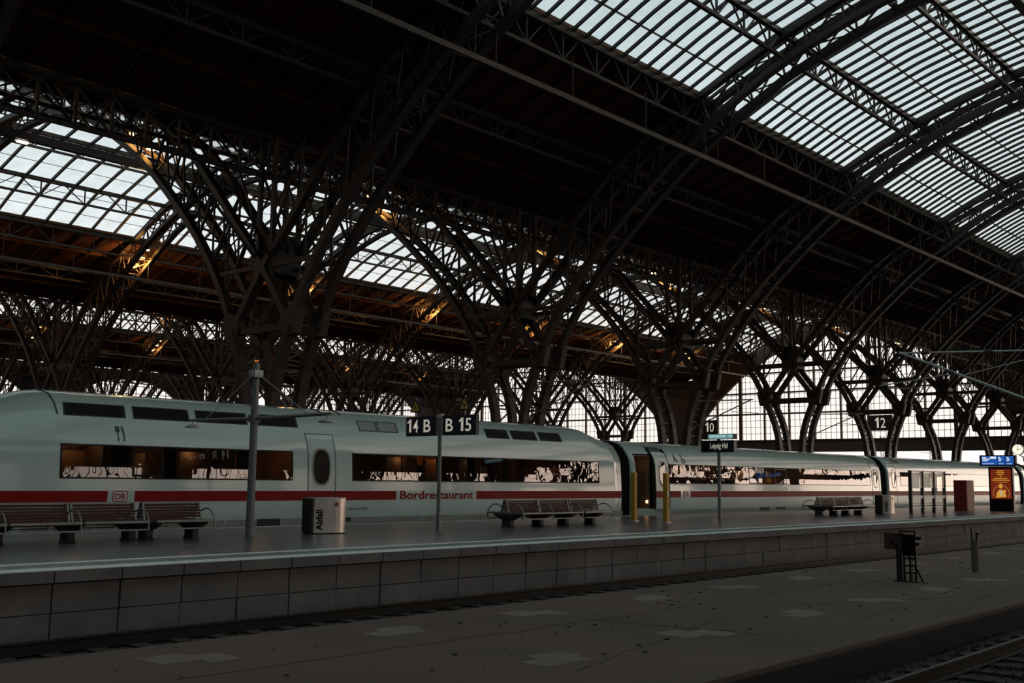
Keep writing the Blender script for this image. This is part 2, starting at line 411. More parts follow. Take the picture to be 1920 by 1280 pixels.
# ------------------------------------------------------------------ roof skins, skylights, purlins
def hall_y(h): return ROWS[h]-SPAN if h == 0 else ROWS[h-1]
HN = {0: 'hall on the camera side', 1: 'hall above the train', 2: 'neighbouring hall', 3: 'third hall', 4: 'farthest hall'}
for h in range(5):
    yb = hall_y(h)
    for side in (0, 1):
        s = MB(); rp = [(o if side == 0 else SPAN-o, z) for o, z in (ROOF if (h, side) != (4, 1) else [(-2.3, 18.9), (5.0, 18.7), (10.3, 18.33)])]
        th = .18
        n = len(rp)
        ring = lambda x: [(x, yb+o, z) for o, z in rp] + [(x, yb+o, z+th) for o, z in reversed(rp)]
        s.loft([ring(XMIN), ring(XEND)], True, True)
        c = s.build('ceiling', M['wood']); tag(c, kind='structure')
        rf = MB()
        step = 1.57
        nx = int((XEND-XMIN)/step)
        for i in range(nx):
            x = XMIN + .6 + i*step
            for a, b in zip(rp[:-1], rp[1:]):
                rf.bar((x, yb+a[0], a[1]-.09), (x, yb+b[0], b[1]-.09), .10, .16)
        for o, z in ((rp[0][0]*.5+rp[1][0]*.5, (rp[0][1]+rp[1][1])/2), (rp[1][0]*.5+rp[2][0]*.5, (rp[1][1]+rp[2][1])/2)):
            rf.bar((XMIN, yb+o, z-.12), (XEND, yb+o, z-.12), .12, .2)
        rf.build('rafters', M['wood'], c)
    # skylight
    gm = MB(); gl = mirror(GLASS)
    gm.loft([[(x, yb+o, z) for o, z in gl] for x in (XMIN, XEND)], closed=False)
    wn = gm.build('window_%d' % (h+1), M['skyglass']); tag(wn, kind='structure')
    bm_ = MB()
    step = BAY/18
    fine = h in (1,)
    st = step if fine else step*2
    nb = int((XEND-XMIN)/st)
    xoff = (cx(0)-XMIN) % st
    gpts = mirror([GLASS[0], GLASS[2], GLASS[4], GLASS[6]])
    for i in range(nb+1):
        x = XMIN + xoff + i*st
        if x > XEND: break
        for a, b in zip(gl[:-1], gl[1:]):
            if fine:
                bm_.bar((x, yb+a[0], a[1]-.13), (x, yb+b[0], b[1]-.13), .09, .125)
            else:
                bm_.bar((x, yb+a[0], a[1]-.12), (x, yb+b[0], b[1]-.12), .12, .17)
    bm_.build('glazing_bars', M['steel_dark'], wn)
    tb = MB()
    for q in range(len(gl)-1):
        (a0, z0), (a1, z1) = gl[q], gl[q+1]
        for t in (0, .5) if q % 2 == 0 else (.35,):
            tb.bar((XMIN, yb+a0+(a1-a0)*t, z0+(z1-z0)*t-.06), (XEND, yb+a0+(a1-a0)*t, z0+(z1-z0)*t-.06), .05 if fine else .03, .06 if fine else .03)
    tb.build('cross_bars', M['steel_dark'], wn)

PURL = [(5.3, 16.45, 15.75, 'halfway up the dark boarded slope'), (10.25, 18.15, 17.05, 'along the lower edge of the skylight'), (14.2, 20.0, 19.0, 'in the middle of the skylight'), (18.85, 21.4, 20.5, 'high up in the skylight')]
def purlin(y, zt, zb, label, div=6):
    root = thing('lattice_purlin', label, 'purlin', (0, y, 0))
    ch = MB(); ch.bar((XMIN, 0, zt), (XEND, 0, zt), .22, .22); ch.bar((XMIN, 0, zb), (XEND, 0, zb), .13, .13)
    ch.build('chord', M['steel'], root)
    wb = MB(); step = BAY/(div*2.0)
    n = int((XEND-XMIN)/step); x0 = XMIN + ((cx(0)-XMIN) % step)
    for i in range(n-1):
        x = x0+i*step
        if i % 2 == 0:
            wb.bar((x, 0, zb), (x, 0, zt), .07, .07)
            wb.bar((x, 0, zb), (x+step, 0, zt), .055, .055)
        else:
            wb.bar((x, 0, zt), (x+step, 0, zb), .055, .055)
    wb.build('web', M['steel'], root)
    return root
for h in (1, 2, 3):
    yb = hall_y(h)
    for o, zt, zb, where in PURL:
        for side in (0, 1):
            if h == 1 and side == 0 and o < 10: continue
            if h == 1 and side == 0 and o < 18: continue
            hall = {1: 'overhead hall', 2: 'neighbouring hall', 3: 'third hall'}[h]
            sd = {0: 'near side', 1: 'far side'}[side]
            purlin(yb + (o if side == 0 else SPAN-o), zt, zb, 'lattice purlin %s, %s of the %s' % (where, sd, hall), 7 if h == 1 else 5)
    # crown beam
    cb = MB(); cb.bar((XMIN, yb+HALF, 19.8), (XEND, yb+HALF, 19.8), .35, .45)
    tag(cb.build('crown_beam', M['black']), {1: 'dark beam under the crown of the overhead hall roof', 2: 'dark beam under the crown of the neighbouring hall, carrying small lamps', 3: 'dark beam under the crown of the third hall'}[h], 'beam')
    # service pipe / catwalk rail hanging below the skylight edge
    for side in (0, 1):
        if side == 0: continue
        yy = yb + (10.6 if side == 0 else SPAN-10.6)
        rt = thing('service_rail', {(1, 1): 'long pale service rail hung under the near skylight edge, running across upper right', (2, 0): 'long service rail on the near side of the neighbouring hall', (2, 1): 'long pale service rail under the brown boards of the neighbouring hall', (3, 0): 'service rail on the near side of the third hall', (3, 1): 'service rail on the far side of the third hall'}[(h, side)], 'rail', (0, yy, 15.55))
        b = MB(); b.bar((XMIN, 0, 0), (XEND, 0, 0), .11, .19); b.build('beam', M['steel'], rt)
        hg = None
        for k in range(-2, 7):
            for dx in (.1, 1.1, 5.2, 9.8):
                if hg is None:
                    b = MB(); b.bar((0, 0, .1), (0, 0, 1.6), .035, .035); hg = b.build('hanger', M['steel'], rt); q = hg
                else: q = hg.copy(); COL.objects.link(q)
                q.location.x = cx(k)+dx

# lattice girders along each column row
def row_girder(y, label):
    b = MB()
    b.bar((XMIN, 0, 14.92), (XEND, 0, 14.92), .30, .16); b.bar((XMIN, 0, 13.45), (XEND, 0, 13.45), .14, .14)
    st = BAY/11; n = int((XEND-XMIN)/st); x0 = XMIN + ((cx(0)-XMIN) % st)
    for i in range(n):
        x = x0+i*st
        b.bar((x, 0, 13.45), (x, 0, 14.85), .10, .10)
        b.bar((x, 0, 13.45), (x+st, 0, 14.85), .07, .07); b.bar((x+st, 0, 13.45), (x, 0, 14.85), .07, .07)
    st = BAY/4; n = int((XEND-XMIN)/st); x0 = XMIN + ((cx(0)-XMIN) % st)
    for i in range(n):
        x = x0+i*st
        for q in (-1, 1): b.bar((x, 0, 13.45), (x, q*3.0, 15.8), .07, .07)
    return tag(b.build('row_girder', M['steel'], None, loc=(0, y, 0)), label, 'girder')
for i, y in enumerate(ROWS[:4]):
    row_girder(y, ['lattice girder over the camera side column row', 'lattice girder along the valley over the column row behind the train', 'lattice girder along the valley over the second column row', 'lattice girder along the valley over the third column row', 'lattice girder over the farthest column row'][i])

# ------------------------------------------------------------------ end walls of glass
dz = 0
def ihe(o):
    o = min(o, SPAN-o)
    if dz: return ihe0(o) + dz
    return ihe0(o)
def ihe0(o):
    return float(np.interp(o, [p[0] for p in INTR_S], [p[1] for p in INTR_S]))
ZB0, ZB1 = 5.95, 7.45
FARY = 193.0
for h in range(5):
    yb = hall_y(h); X = XEND; dz = 0
    # spandrel between glass and roof, solid
    s = MB(); os_ = [2.0 + i*(SPAN-4.0)/60 for i in range(61)]
    rz = lambda o: float(np.interp(min(o, SPAN-o), [p[0] for p in ROOF+GLASS[1:]], [p[1] for p in ROOF+GLASS[1:]]))+.2
    for a, b in zip(os_[:-1], os_[1:]):
        s.prism([(X, yb+a, max(ihe(a)-.35, ZB1)), (X, yb+b, max(ihe(b)-.35, ZB1)), (X, yb+b, rz(b)+dz), (X, yb+a, rz(a)+dz)], (.5, 0, 0))
    s.box(X, X+.5, yb-2.0, yb+2.0, ZB1, 15.5)
    wl = s.build('wall_end', M['soot']); tag(wl, kind='structure')
    bmm = MB(); bmm.box(X-.3, X+.8, yb, yb+SPAN, ZB0, ZB1); bmm.box(X-.5, X-.3, yb, yb+SPAN, ZB1-.12, ZB1+.02); bmm.box(X-.5, X-.3, yb, yb+SPAN, ZB0, ZB0+.14)
    tag(bmm.build('trim_%d' % (h+1), M['soot']), kind='structure')
    # posts below
    for o in (1.2, SPAN-1.2):
        pb = MB(); pb.box(X-.3, X+.7, yb+o-.5, yb+o+.5, 0, ZB0); 
        for t in (-1, 1):
            pb.prism([(X-.2, yb+o+t*.5, ZB0), (X-.2, yb+o+t*1.6, ZB0), (X-.2, yb+o+t*.8, ZB0-.3), (X-.2, yb+o+t*.5, ZB0-1.1)], (.6, 0, 0))
        tag(pb.build('wall_pier', M['soot']), kind='structure')
    g = MB()
    g.add([(X+.1, yb+o, ihe(o)-.3) for o in os_ if ihe(o)-.3 > ZB1] + [(X+.1, yb+o, ZB1) for o in reversed(os_) if ihe(o)-.3 > ZB1], [tuple(range(2*len([o for o in os_ if ihe(o)-.3 > ZB1])))])
    wn = g.build('window_%d' % (h+11), M['endglass']); tag(wn, kind='structure')
    f = MB(); mull = 3.37; n0 = [HALF + mull*i for i in range(-6, 7)]
    for i, o in enumerate(n0):
        t = ihe(o)
        if t > ZB1+.3: f.bar((X, yb+o, ZB1), (X, yb+o, t), .42 if i in (2, 10) else .2, .3, (1, 0, 0))
    zs = [10.73, 13.37, 15.88, 18.2]
    for z in zs:
        ins = [o for o in os_ if ihe(o) > z]
        if ins: f.bar((X, yb+ins[0], z), (X, yb+ins[-1], z), .2, .2)
    f.build('mullions', M['soot'], wn)
    f = MB(); o = HALF - mull*6
    while o < HALF + mull*6:
        t = ihe(o)
        if t > ZB1+.3: f.bar((X+.1, yb+o, ZB1), (X+.1, yb+o, t), .05, .05, (1, 0, 0))
        o += mull/5
    z = ZB1+.82
    while z < 20:
        ins = [o for o in os_ if ihe(o) > z]
        if ins: f.bar((X+.1, yb+ins[0], z), (X+.1, yb+ins[-1], z), .05, .05)
        z += .82
    f.build('glazing_bars', M['soot'], wn)

# closed rear and side walls
yA = ROWS[0]-SPAN-1; yZ = ROWS[-1]+2.2
s = MB(); s.box(XMIN-1, XMIN, yA, yZ, -.4, 23); tag(s.build('wall_back', M['wall']), kind='structure')
s = MB(); s.box(XMIN, XEND, yA-.6, yA, -.4, 4.2); s.box(XMIN, XEND, yA-.6, yA, 11.8, 15.5)
for k in KS: s.box(cx(k)-1.6, cx(k)+2.8, yA-.6, yA, 4.2, 11.8)
tag(s.build('wall_right', M['wall']), kind='structure')
s = MB(); s.add([(XMIN, yA-.3, 4.2), (XEND, yA-.3, 4.2), (XEND, yA-.3, 11.8), (XMIN, yA-.3, 11.8)], [(0, 1, 2, 3)]); wn = s.build('window_21', M['endglass']); tag(wn, kind='structure')
s = MB(); x = XMIN
while x < XEND: s.bar((x, yA-.25, 4.2), (x, yA-.25, 11.8), .10, .1, (1, 0, 0)); x += 1.1
for z in (6.0, 8.0, 10.0): s.bar((XMIN, yA-.25, z), (XEND, yA-.25, z), .1, .1)
s.build('glazing_bars', M['soot'], wn)
s = MB(); g_ = MB(); f_ = MB(); AW, AT = 12.8, 18.3
s.box(XMIN, XEND, yZ, yZ+.6, -.4, 6.0); s.box(XMIN, XEND, yZ, yZ+.6, AT+.2, 19.6)
def arcz(t): return 6.0 + (AT-6.0)*math.sqrt(max(0, 1-abs(t)**2.4))
cxs = [97.0+27.5*n for n in range(-4, 1)]
for c0 in cxs:
    ts = [-1+2*i/36 for i in range(37)]
    for a, b in zip(ts[:-1], ts[1:]):
        s.prism([(c0+a*AW, yZ, arcz(a)), (c0+b*AW, yZ, arcz(b)), (c0+b*AW, yZ, AT+.2), (c0+a*AW, yZ, AT+.2)], (0, .6, 0))
    s.box(c0+AW, c0+27.5-AW, yZ, yZ+.6, 6.0, AT+.2)
    g_.add([(c0+t*AW, yZ+.3, arcz(t)) for t in ts]+[(c0+AW, yZ+.3, 6.0), (c0-AW, yZ+.3, 6.0)], [tuple(range(39))])
    for i in range(1, 18):
        t = -1+i/9; f_.bar((c0+t*AW, yZ+.25, 6), (c0+t*AW, yZ+.25, arcz(t)), .22 if i % 3 == 0 else .08, .1, (1, 0, 0))
    for z in (8, 10, 12, 14, 16, 17.3):
        tt = max(0, 1-((z-6)/(AT-6))**2)**(1/2.4); f_.bar((c0-tt*AW, yZ+.25, z), (c0+tt*AW, yZ+.25, z), .1, .1)
s.box(XMIN, cxs[0]-AW, yZ, yZ+.6, 6, AT+.2)
tag(s.build('wall_left', M['wall']), kind='structure')
wn = g_.build('window_22', M['endglass']); tag(wn, kind='structure'); f_.build('glazing_bars', M['soot'], wn)

# ------------------------------------------------------------------ ground, platforms, tracks
s = MB(); s.box(XMIN, XEND+1, yA, yZ, -.60, -.36); tag(s.build('floor', M['ground']), kind='structure')
s = MB(); s.box(XEND+1, 900, -500, 700, -.62, -.38); tag(s.build('floor_outside', M['outground']), kind='structure')

PY0, PY1, PZ = 15.27, 25.72, .76
s = MB()
s.box(XMIN, XEND, PY0+1.55, PY1-.75, -.36, PZ)
pf = s.build('floor_platform', M['floor']); tag(pf, kind='structure')
s = MB(); s.box(XMIN, XEND, PY0+.62, PY0+1.55, -.3, PZ-.0005); s.box(XMIN, XEND, PY1-.75, PY1-.5, -.3, PZ-.0005); s.build('edge_band', M['band'], pf)
s = MB()
for a, b in ((PY0+1.28, PY0+1.53), (PY0+.10, PY0+.58), (PY1-.52, PY1-.38)): s.box(XMIN, XEND, a, b, PZ-.02, PZ+.003)
s.build('white_line', M['line'], pf)
# coping stones and wall blocks, each a real block with open joints
s = MB(); g = .012; bx = 1.047
x = XMIN + ((7.68-XMIN) % bx)
rnd = random.Random(3)
while x < XEND-1.1:
    dy = rnd.uniform(-.006, .006)
    s.box(x+g, x+bx-g, PY0+dy, PY0+.62, PZ-.165, PZ-.001)
    s.box(x+g, x+bx-g, PY1-.5, PY1+dy, PZ-.165, PZ-.001)
    x += bx
s.build('coping', M['block'], pf)
s = MB(); s.box(XMIN, XEND, PY0+.13, PY0+.9, -.36, PZ-.1); s.build('joint_backing', M['gap'], pf)
s = MB()
for row, (z0, z1) in enumerate(((.165, .565), (-.36, .150))):
    x = XMIN + ((7.71 + row*.0 - XMIN) % bx) - (0 if row == 0 else .03)
    while x < XEND-1.1:
        dy = rnd.uniform(-.012, .012) - (.03 if row else 0)
        s.box(x+g, x+bx-g, PY0+.1+dy, PY0+.5, z0, z1)
        x += bx
wb = s.build('wall_blocks', M['block'], pf)

# low luggage platform in front
LY0, LY1, LZ = 5.72, 11.45, .20
s = MB(); s.box(XMIN, XEND, LY0, LY1, -.36, LZ)
lp = s.build('floor_low_platform', M['asphalt']); tag(lp, kind='structure')
s = MB(); s.box(XMIN, XEND, LY0-.04, LY0+.001, -.36, LZ-.05); s.build('shaded_edge_face', M['gap'], lp)  # near-black sheet: shade of the side face put into its colour
s = MB()
def patchpoly(cx_, cy_, pts): s.prism([(cx_+a, cy_+b, LZ-.01) for a, b in pts], (0, 0, .013))
ZP = [(-.42, -.18), (.02, -.18), (.02, -.42), (.42, -.42), (.42, .12), (.10, .12), (.10, .36), (-.42, .36)]
ZQ = [(-.45, -.25), (.30, -.30), (.34, -.05), (.48, -.05), (.48, .30), (-.10, .33), (-.12, .12), (-.45, .12)]
for i, xx in enumerate((6.77, 9.75, 12.5, 15.5, 18.25, 21.1, 24.0, 27, 30, 33, 36, 39, 42)): patchpoly(xx, 10.42, ZP if i % 2 == 0 else ZQ)
for i, xx in enumerate((9.5, 12.36, 15.39, 18.03, 20.76, 23.6, 26.4, 29.3, 32)): patchpoly(xx, 7.62, ZQ if i % 2 == 0 else ZP)
s.build('pale_patches', M['patch'], lp)
s = MB()
rr = random.Random(11)
for (xa, ya, xb, yb2) in ((6, 9.4, 13, 9.3), (13, 9.3, 22, 9.5), (9, 7.0, 16, 8.6), (14.5, 6.6, 17.5, 6.9), (16.5, 8.2, 20.5, 6.4), (20, 9.0, 30, 8.8), (12.5, 9.3, 12.9, 7.0), (19.0, 6.3, 21.6, 6.6), (18.4, 7.0, 21.0, 7.3)):
    n = 10; pts = [(xa+(xb-xa)*i/n + rr.uniform(-.06, .06), ya+(yb2-ya)*i/n + rr.uniform(-.08, .08), LZ+.001) for i in range(n+1)]
    s.poly(pts, .015, .005)
s.build('cracks', M['crack'], lp)
s = MB()
for i in range(130):
    xx = rr.uniform(5, 34); yy = rr.uniform(6.0, 11.2); q = rr.uniform(.012, .035)
    s.prism([(xx+q*rr.uniform(.7, 1.4)*math.cos(t), yy+q*rr.uniform(.7, 1.4)*math.sin(t), LZ-.002) for t in (0, 1.2, 2.5, 3.8, 5)], (0, 0, q*.5))
db = s.build('litter', M['crack']); tag(db, 'small dark stones and leaves scattered over the low platform', 'debris', kind='stuff')
# photographer's own platform edge
s = MB(); s.box(XMIN, XEND, -6, 1.6, -.36, .55); tag(s.build('floor_near_platform', M['asphalt']), kind='structure')

def track(yc, label, x0=-6, x1=90, nsl=80):
    root = thing('railway_track', label, 'track', (0, yc, 0))
    for sgn in (-1, 1):
        y = sgn*.7525
        prof = [(-.075, -.17), (.075, -.17), (.075, -.15), (.012, -.13), (.012, -.05), (.036, -.035), (.036, 0), (-.036, 0), (-.036, -.035), (-.012, -.05), (-.012, -.13), (-.075, -.15)]
        b = MB(); b.loft([[(x, y+a, z) for a, z in prof] for x in (XMIN, XEND)], True, True)
        rl = b.build('rail', M['rail'], root)
        b = MB(); b.box(XMIN, XEND, y-.03, y+.03, -.002, .002); b.build('rail_head', M['railtop'], rl)
    b = MB(); b.box(-.13, .13, -1.3, 1.3, -.30, -.165)
    sl = None
    for i in range(nsl):
        x = x0 + i*.62
        if sl is None:
            sl = b.build('sleeper', M['sleeper'], root); sl.location.x = x
        else:
            c = sl.copy(); COL.objects.link(c); c.location.x = x
    b = MB(); x = x0+nsl*.62
    while x < XEND-1:
        b.box(x-.13, x+.13, -1.3, 1.3, -.30, -.165); x += .62
    o = b.build('distant_sleepers', M['sleeper'], root); tag(o, kind='stuff')
    return root
track(13.30, 'dark railway track sunk between the block wall and low platform')
track(4.15, 'railway track in the bottom right corner with stony ballast')
track(27.5, 'railway track underneath the white train', nsl=2)
s = MB(); rr = random.Random(5)
for yc, n, xa, xb in ((4.15, 2600, 6, 30), (13.3, 1500, 4, 45)):
    for i in range(n):
        xx = rr.uniform(xa, xb); yy = yc + rr.uniform(-1.5, 1.6); q = rr.uniform(.018, .045); zz = -.21 + rr.uniform(0, .05) + (0 if abs(abs(yy-yc)-.75) > .12 else -.05)
        a = rr.uniform(0, 6)
        pts = [(xx+q*math.cos(a+t)*rr.uniform(.7, 1.2), yy+q*math.sin(a+t)*rr.uniform(.7, 1.2), zz) for t in (0, 2.1, 4.2)]
        tp = (xx, yy, zz+q*1.2)
        s.add(pts+[tp], [(0, 1, 3), (1, 2, 3), (2, 0, 3)])
s.box(XMIN, XEND, 4.15-2.3, 4.15+1.56, -.4, -.195); s.box(XMIN, XEND, 13.3-1.84, 13.3+2.05, -.4, -.195)
tag(s.build('ballast', M['stone']), 'dark stone ballast between the rails', 'ballast', kind='stuff')
#@@PART2@@
# ------------------------------------------------------------------ the train
SY, CY = 26.0, 27.5
REG = [(.16, .30), (.05, .75), (.01, 1.0), (0, 1.35), (0, 1.75), (.015, 2.07), (.025, 2.33), (.040, 2.60), (.060, 2.86), (.14, 3.12), (.24, 3.28), (.42, 3.53), (.66, 3.68), (1.0, 3.78), (1.5, 3.84)]
HMP = [(.16, .30), (.05, .75), (.01, 1.0), (0, 1.35), (0, 1.75), (.015, 2.07), (.025, 2.33), (.040, 2.60), (.060, 2.86), (.12, 3.12), (.20, 3.28), (.33, 3.62), (.58, 3.94), (.95, 4.18), (1.5, 4.29)]
def sstep(t): t = max(0, min(1, t)); return t*t*(3-2*t)
class Coach:
    def __init__(s, label, x0, x1, hump=False, wins=(), openings=()):
        s.x0, s.x1, s.hump = x0, x1, hump
        s.root = thing('train_coach', label, 'train coach', ((x0+x1)/2, CY, 0))
        s.off = V((-(x0+x1)/2, -CY, 0))
        st = {x0, x1}
        for a, b in wins: st |= {a, b}
        for a, b, *_ in openings: st |= {a, b}
        n = 22 if not hump else 48
        for i in range(n+1): st.add(x0+(x1-x0)*i/n)
        st = sorted(st); xs = [st[0]]
        for x in st[1:]:
            if x-xs[-1] > .02: xs.append(x)
        b = MB(); N = len(REG)
        rings = []
        for x in xs:
            p = s.prof(x); rings.append([(x, SY+a, z) for a, z in p] + [(x, 2*CY-SY-a, z) for a, z in reversed(p[:-1])])
        vs = [q for r_ in rings for q in r_]; nr = len(rings[0]); fs = []
        for k in range(len(xs)-1):
            xm = (xs[k]+xs[k+1])/2
            for j in range(nr-1):
                zz = REG[j][1] if j < N else 0; z2 = REG[j+1][1] if j+1 < N else 0
                if j < N-1 and zz > 2.06 and z2 < 2.87 and any(a < xm < c for a, c in wins): continue
                if j < N-1 and any(a < xm < c and zz >= za-.01 and z2 <= zb+.01 for a, c, za, zb in openings): continue
                fs.append((k*nr+j, k*nr+j+1, (k+1)*nr+j+1, (k+1)*nr+j))
        fs = [tuple(reversed(f)) for f in fs]
        fs += [tuple(range(nr)), tuple(reversed([(len(xs)-1)*nr+i for i in range(nr)]))]
        b.add(vs, fs)
        o = s.put(b, 'body', M['paint'])
        o.data.polygons.foreach_set('use_smooth', [True]*(len(fs)-2) + [False]*2)
        for wa, wb_ in wins:
            g = s.panel(wa, wb_, 2.07, 2.86, .006, None)
            s.put(g, 'window', M['trainglass'])
    def put(s, mb, name, m, parent=None, smooth=False):
        mb.v = [tuple(V(p)+s.off) for p in mb.v]
        o = mb.build(name, m, parent or s.root, smooth)
        return o
    def prof(s, x):
        if not s.hump: return REG
        t = min(sstep((x-s.x0)/2.15), sstep((s.x1-x)/1.95)) if s.hump else 0
        return [((1-t)*a[0]+t*b[0], (1-t)*a[1]+t*b[1]) for a, b in zip(REG, HMP)]
    def dy(s, x, z):
        p = s.prof(x); return float(np.interp(z, [q[1] for q in p], [q[0] for q in p]))
    def panel(s, xa, xb, za, zb, out, th=.01, slant=0.0):
        """sheet following the body side, OUT metres proud of it"""
        b = MB(); zs = [za] + [q[1] for q in s.prof((xa+xb)/2) if za+.01 < q[1] < zb-.01] + [zb]
        xs = [xa, xb]
        def row(x, o): return [(x + (z-za)*slant, SY + s.dy(x, z) - o, z) for z in zs]
        if th is None:
            b.loft([list(reversed(row(xa, out))), list(reversed(row(xb, out)))], closed=False); return b
        ring = lambda x: row(x, out) + list(reversed(row(x, out-th)))
        b.loft([ring(xa), ring(xb)], True, True)
        return b
    def frame(s, xa, xb, za, zb, wd, out=.012):
        b = MB()
        for (a, c, e, f) in ((xa-wd, xa, za-wd, zb+wd), (xb, xb+wd, za-wd, zb+wd), (xa, xb, za-wd, za), (xa, xb, zb, zb+wd)):
            q = s.panel(a, c, e, f, out, .03); b.add(q.v, q.f)
        return b
    def oval(s, xc, zc, hw, hh, out, th, n=28, p=2.6):
        b = MB(); pts = []
        for i in range(n):
            t = 2*math.pi*i/n; c, q = math.cos(t), math.sin(t)
            x = xc + hw*math.copysign(abs(c)**(2/p), c); z = zc + hh*math.copysign(abs(q)**(2/p), q)
            pts.append((x, SY + s.dy(x, z) - out, z))
        return b.prism(pts, (0, th, 0))
    def lettering(s, body, xa, xb, z0, cap, m, name, out=.012, bold=.02):
        b = MB(); t = MB(); text_mesh(t, body, 1.0, (0, 0, 0), (1, 0, 0), (0, 0, 1), 1.0, .0, bold)
        ys = [p[0] for p in t.v]; w0, w1 = min(ys), max(ys)
        sx = (xb-xa)/(w1-w0); sz = cap/.73
        b.add([(xa+(p[0]-w0)*sx, SY + s.dy(xa, z0+.1) - out, z0+p[2]*sz) for p in t.v], t.f)
        return s.put(b, name, m)

def interior(c, xa, xb, back, parts, lampy=(), zc=3.0):
    b = MB(); b.box(xa, xb, back, back+.04, 1.1, zc); b.box(xa, xb, SY+.14, back, 1.06, 1.1)
    b.box(xa-.04, xa, SY+.14, back, 1.1, zc); b.box(xb, xb+.04, SY+.14, back, 1.1, zc)
    b.mi = 1; b.box(xa, xb, SY+.3, back, zc, zc+.04)
    o = c.put(b, 'interior', [M['inner'], M['inner2']])
    for xs, xe, y0, y1, z0, z1, mm in parts:
        q = MB(); q.box(xs, xe, y0, y1, z0, z1); c.put(q, 'partition' if z1 > 2.2 else 'table', M[mm], o)
    for x, y in lampy:
        q = MB(); q.box(x-.35, x+.35, y-.05, y+.05, zc-.07, zc-.03); c.put(q, 'ceiling_lamp', M['warm'], o)
    return o
def plight(name, loc, e, colr=(1, .62, .30), rad=.12):
    l = bpy.data.lights.new(name, 'POINT'); l.energy = e; l.color = colr; l.shadow_soft_size = rad
    o = bpy.data.objects.new(name, l); COL.objects.link(o); o.location = loc; return o

# --- restaurant coach
W1 = [(13.08, 20.1), (22.45, 35.18)]
C1 = Coach('tall white restaurant coach with roof windows and red Bordrestaurant lettering', 10.9, 36.72, True, W1)
STZ0, STZ1 = 1.452, 1.733
for a, b_ in ((10.93, 14.32), (15.07, 24.25), (28.04, 36.7)):
    C1.put(C1.panel(a, b_, STZ0, STZ1, .004, .006, .05), 'red_stripe', M['red'])
C1.lettering('Bordrestaurant', 24.43, 27.88, 1.478, .27, M['red'], 'coach_lettering', .008, .022)
# logo : rounded outline with two letters
def logo(c, xa, xb, z0, z1, col):
    b = MB(); n = 6; r_ = .05
    def rr(d):
        pts = []
        for cx_, cz, a0 in ((xb-r_, z1-r_, 0), (xa+r_, z1-r_, 90), (xa+r_, z0+r_, 180), (xb-r_, z0+r_, 270)):
            for i in range(n):
                t = math.radians(a0+90*i/(n-1)); pts.append((cx_+(r_-d)*math.cos(t), SY-.008, cz+(r_-d)*math.sin(t)))
        return pts
    o, i_ = rr(0), rr(.028); N = len(o)
    b.add(o+i_, [(k, N+k, N+(k+1) % N, (k+1) % N) for k in range(N)])
    root = c.put(b, 'company_logo', col)
    g = MB(); g.prism([(p[0], SY-.006, p[2]) for p in rr(.02)], (0, .004, 0)); c.put(g, 'logo_ground', M['pink'], root)
    l = c.lettering('DB', xa+.065, xb-.065, z0+.06, z1-z0-.12, col, 'logo_letters', .010, .035); l.parent = root
logo(C1, 14.47, 14.88, 1.455, 1.73, M['logo'])
for i, (a, b_) in enumerate(W1):
    C1.put(C1.frame(a, b_, 2.07, 2.86, .035), 'window_frame', M['black'])
for xa, xb in ((14.38, 14.95), (15.9, 16.25), (18.15, 18.75), (26.1, 26.55), (27.6, 28.05), (29.4, 29.75), (31.85, 32.05), (34.0, 34.1), (24.5, 24.55), (30.6, 30.66)):
    C1.put(C1.panel(xa, xb, 2.08, 2.85, .001, .01), 'window_pillar', M['black'])
for xa, xb in ((14.98, 15.88),):
    C1.put(C1.frame(xa+.06, xb-.06, 2.15, 2.74, .06, .016), 'window_frame', M['black'])
# roof windows, sloping panes in the hump
for xa, xb, dark in ((13.25, 14.85, 1), (15.15, 16.75, 1), (17.05, 18.65, 1), (18.98, 20.45, 1), (22.95, 23.65, 0), (23.78, 24.55, 0), (28.95, 30.1, 1), (30.35, 31.7, 1), (31.95, 33.2, 1), (25.0, 25.9, 0)):
    if xa == 25.0: continue
    C1.put(C1.panel(xa, xb, 3.63, 3.92, .010, .02, .22), 'roof_window', M['black'] if dark else M['skirt'])
    C1.put(C1.panel(xa-.05, xb+.05, 3.60, 3.95, .004, .012, .22), 'roof_window_frame', M['seam'])
# kitchen door with oval window
dr = C1.put(C1.panel(20.69, 21.75, 1.735, 3.44, .006, .02), 'door', M['paint'])
fr = C1.frame(20.71, 21.73, 1.20, 3.42, .022, .011); C1.put(fr, 'door_seam', M['seam'], dr)
C1.put(C1.oval(21.2, 2.45, .36, .57, .016, .02), 'oval_window_ring', M['skirt'], dr)
C1.put(C1.oval(21.2, 2.45, .30, .51, .022, .02), 'oval_window', M['black'], dr)
# fork and knife pictogram
b = MB()
def pic(c, pts, wd, b): 
    for (xa, za), (xb, zb) in zip(pts[:-1], pts[1:]):
        b.bar((xa, SY+c.dy(xa, za)-.010, za), (xb, SY+c.dy(xb, zb)-.010, zb), wd, .024, (0, 1, 0))
pic(C1, [(14.60, 3.00), (14.60, 3.36)], .03, b)
for q in (-.045, -.015, .015, .045): pic(C1, [(14.60+q, 3.24), (14.60+q, 3.38)], .014, b)
pic(C1, [(14.555, 3.24), (14.645, 3.24)], .03, b)
pic(C1, [(14.76, 3.00), (14.76, 3.2), (14.73, 3.38)], .04, b)
C1.put(b, 'cutlery_pictogram', M['grey_pic'])
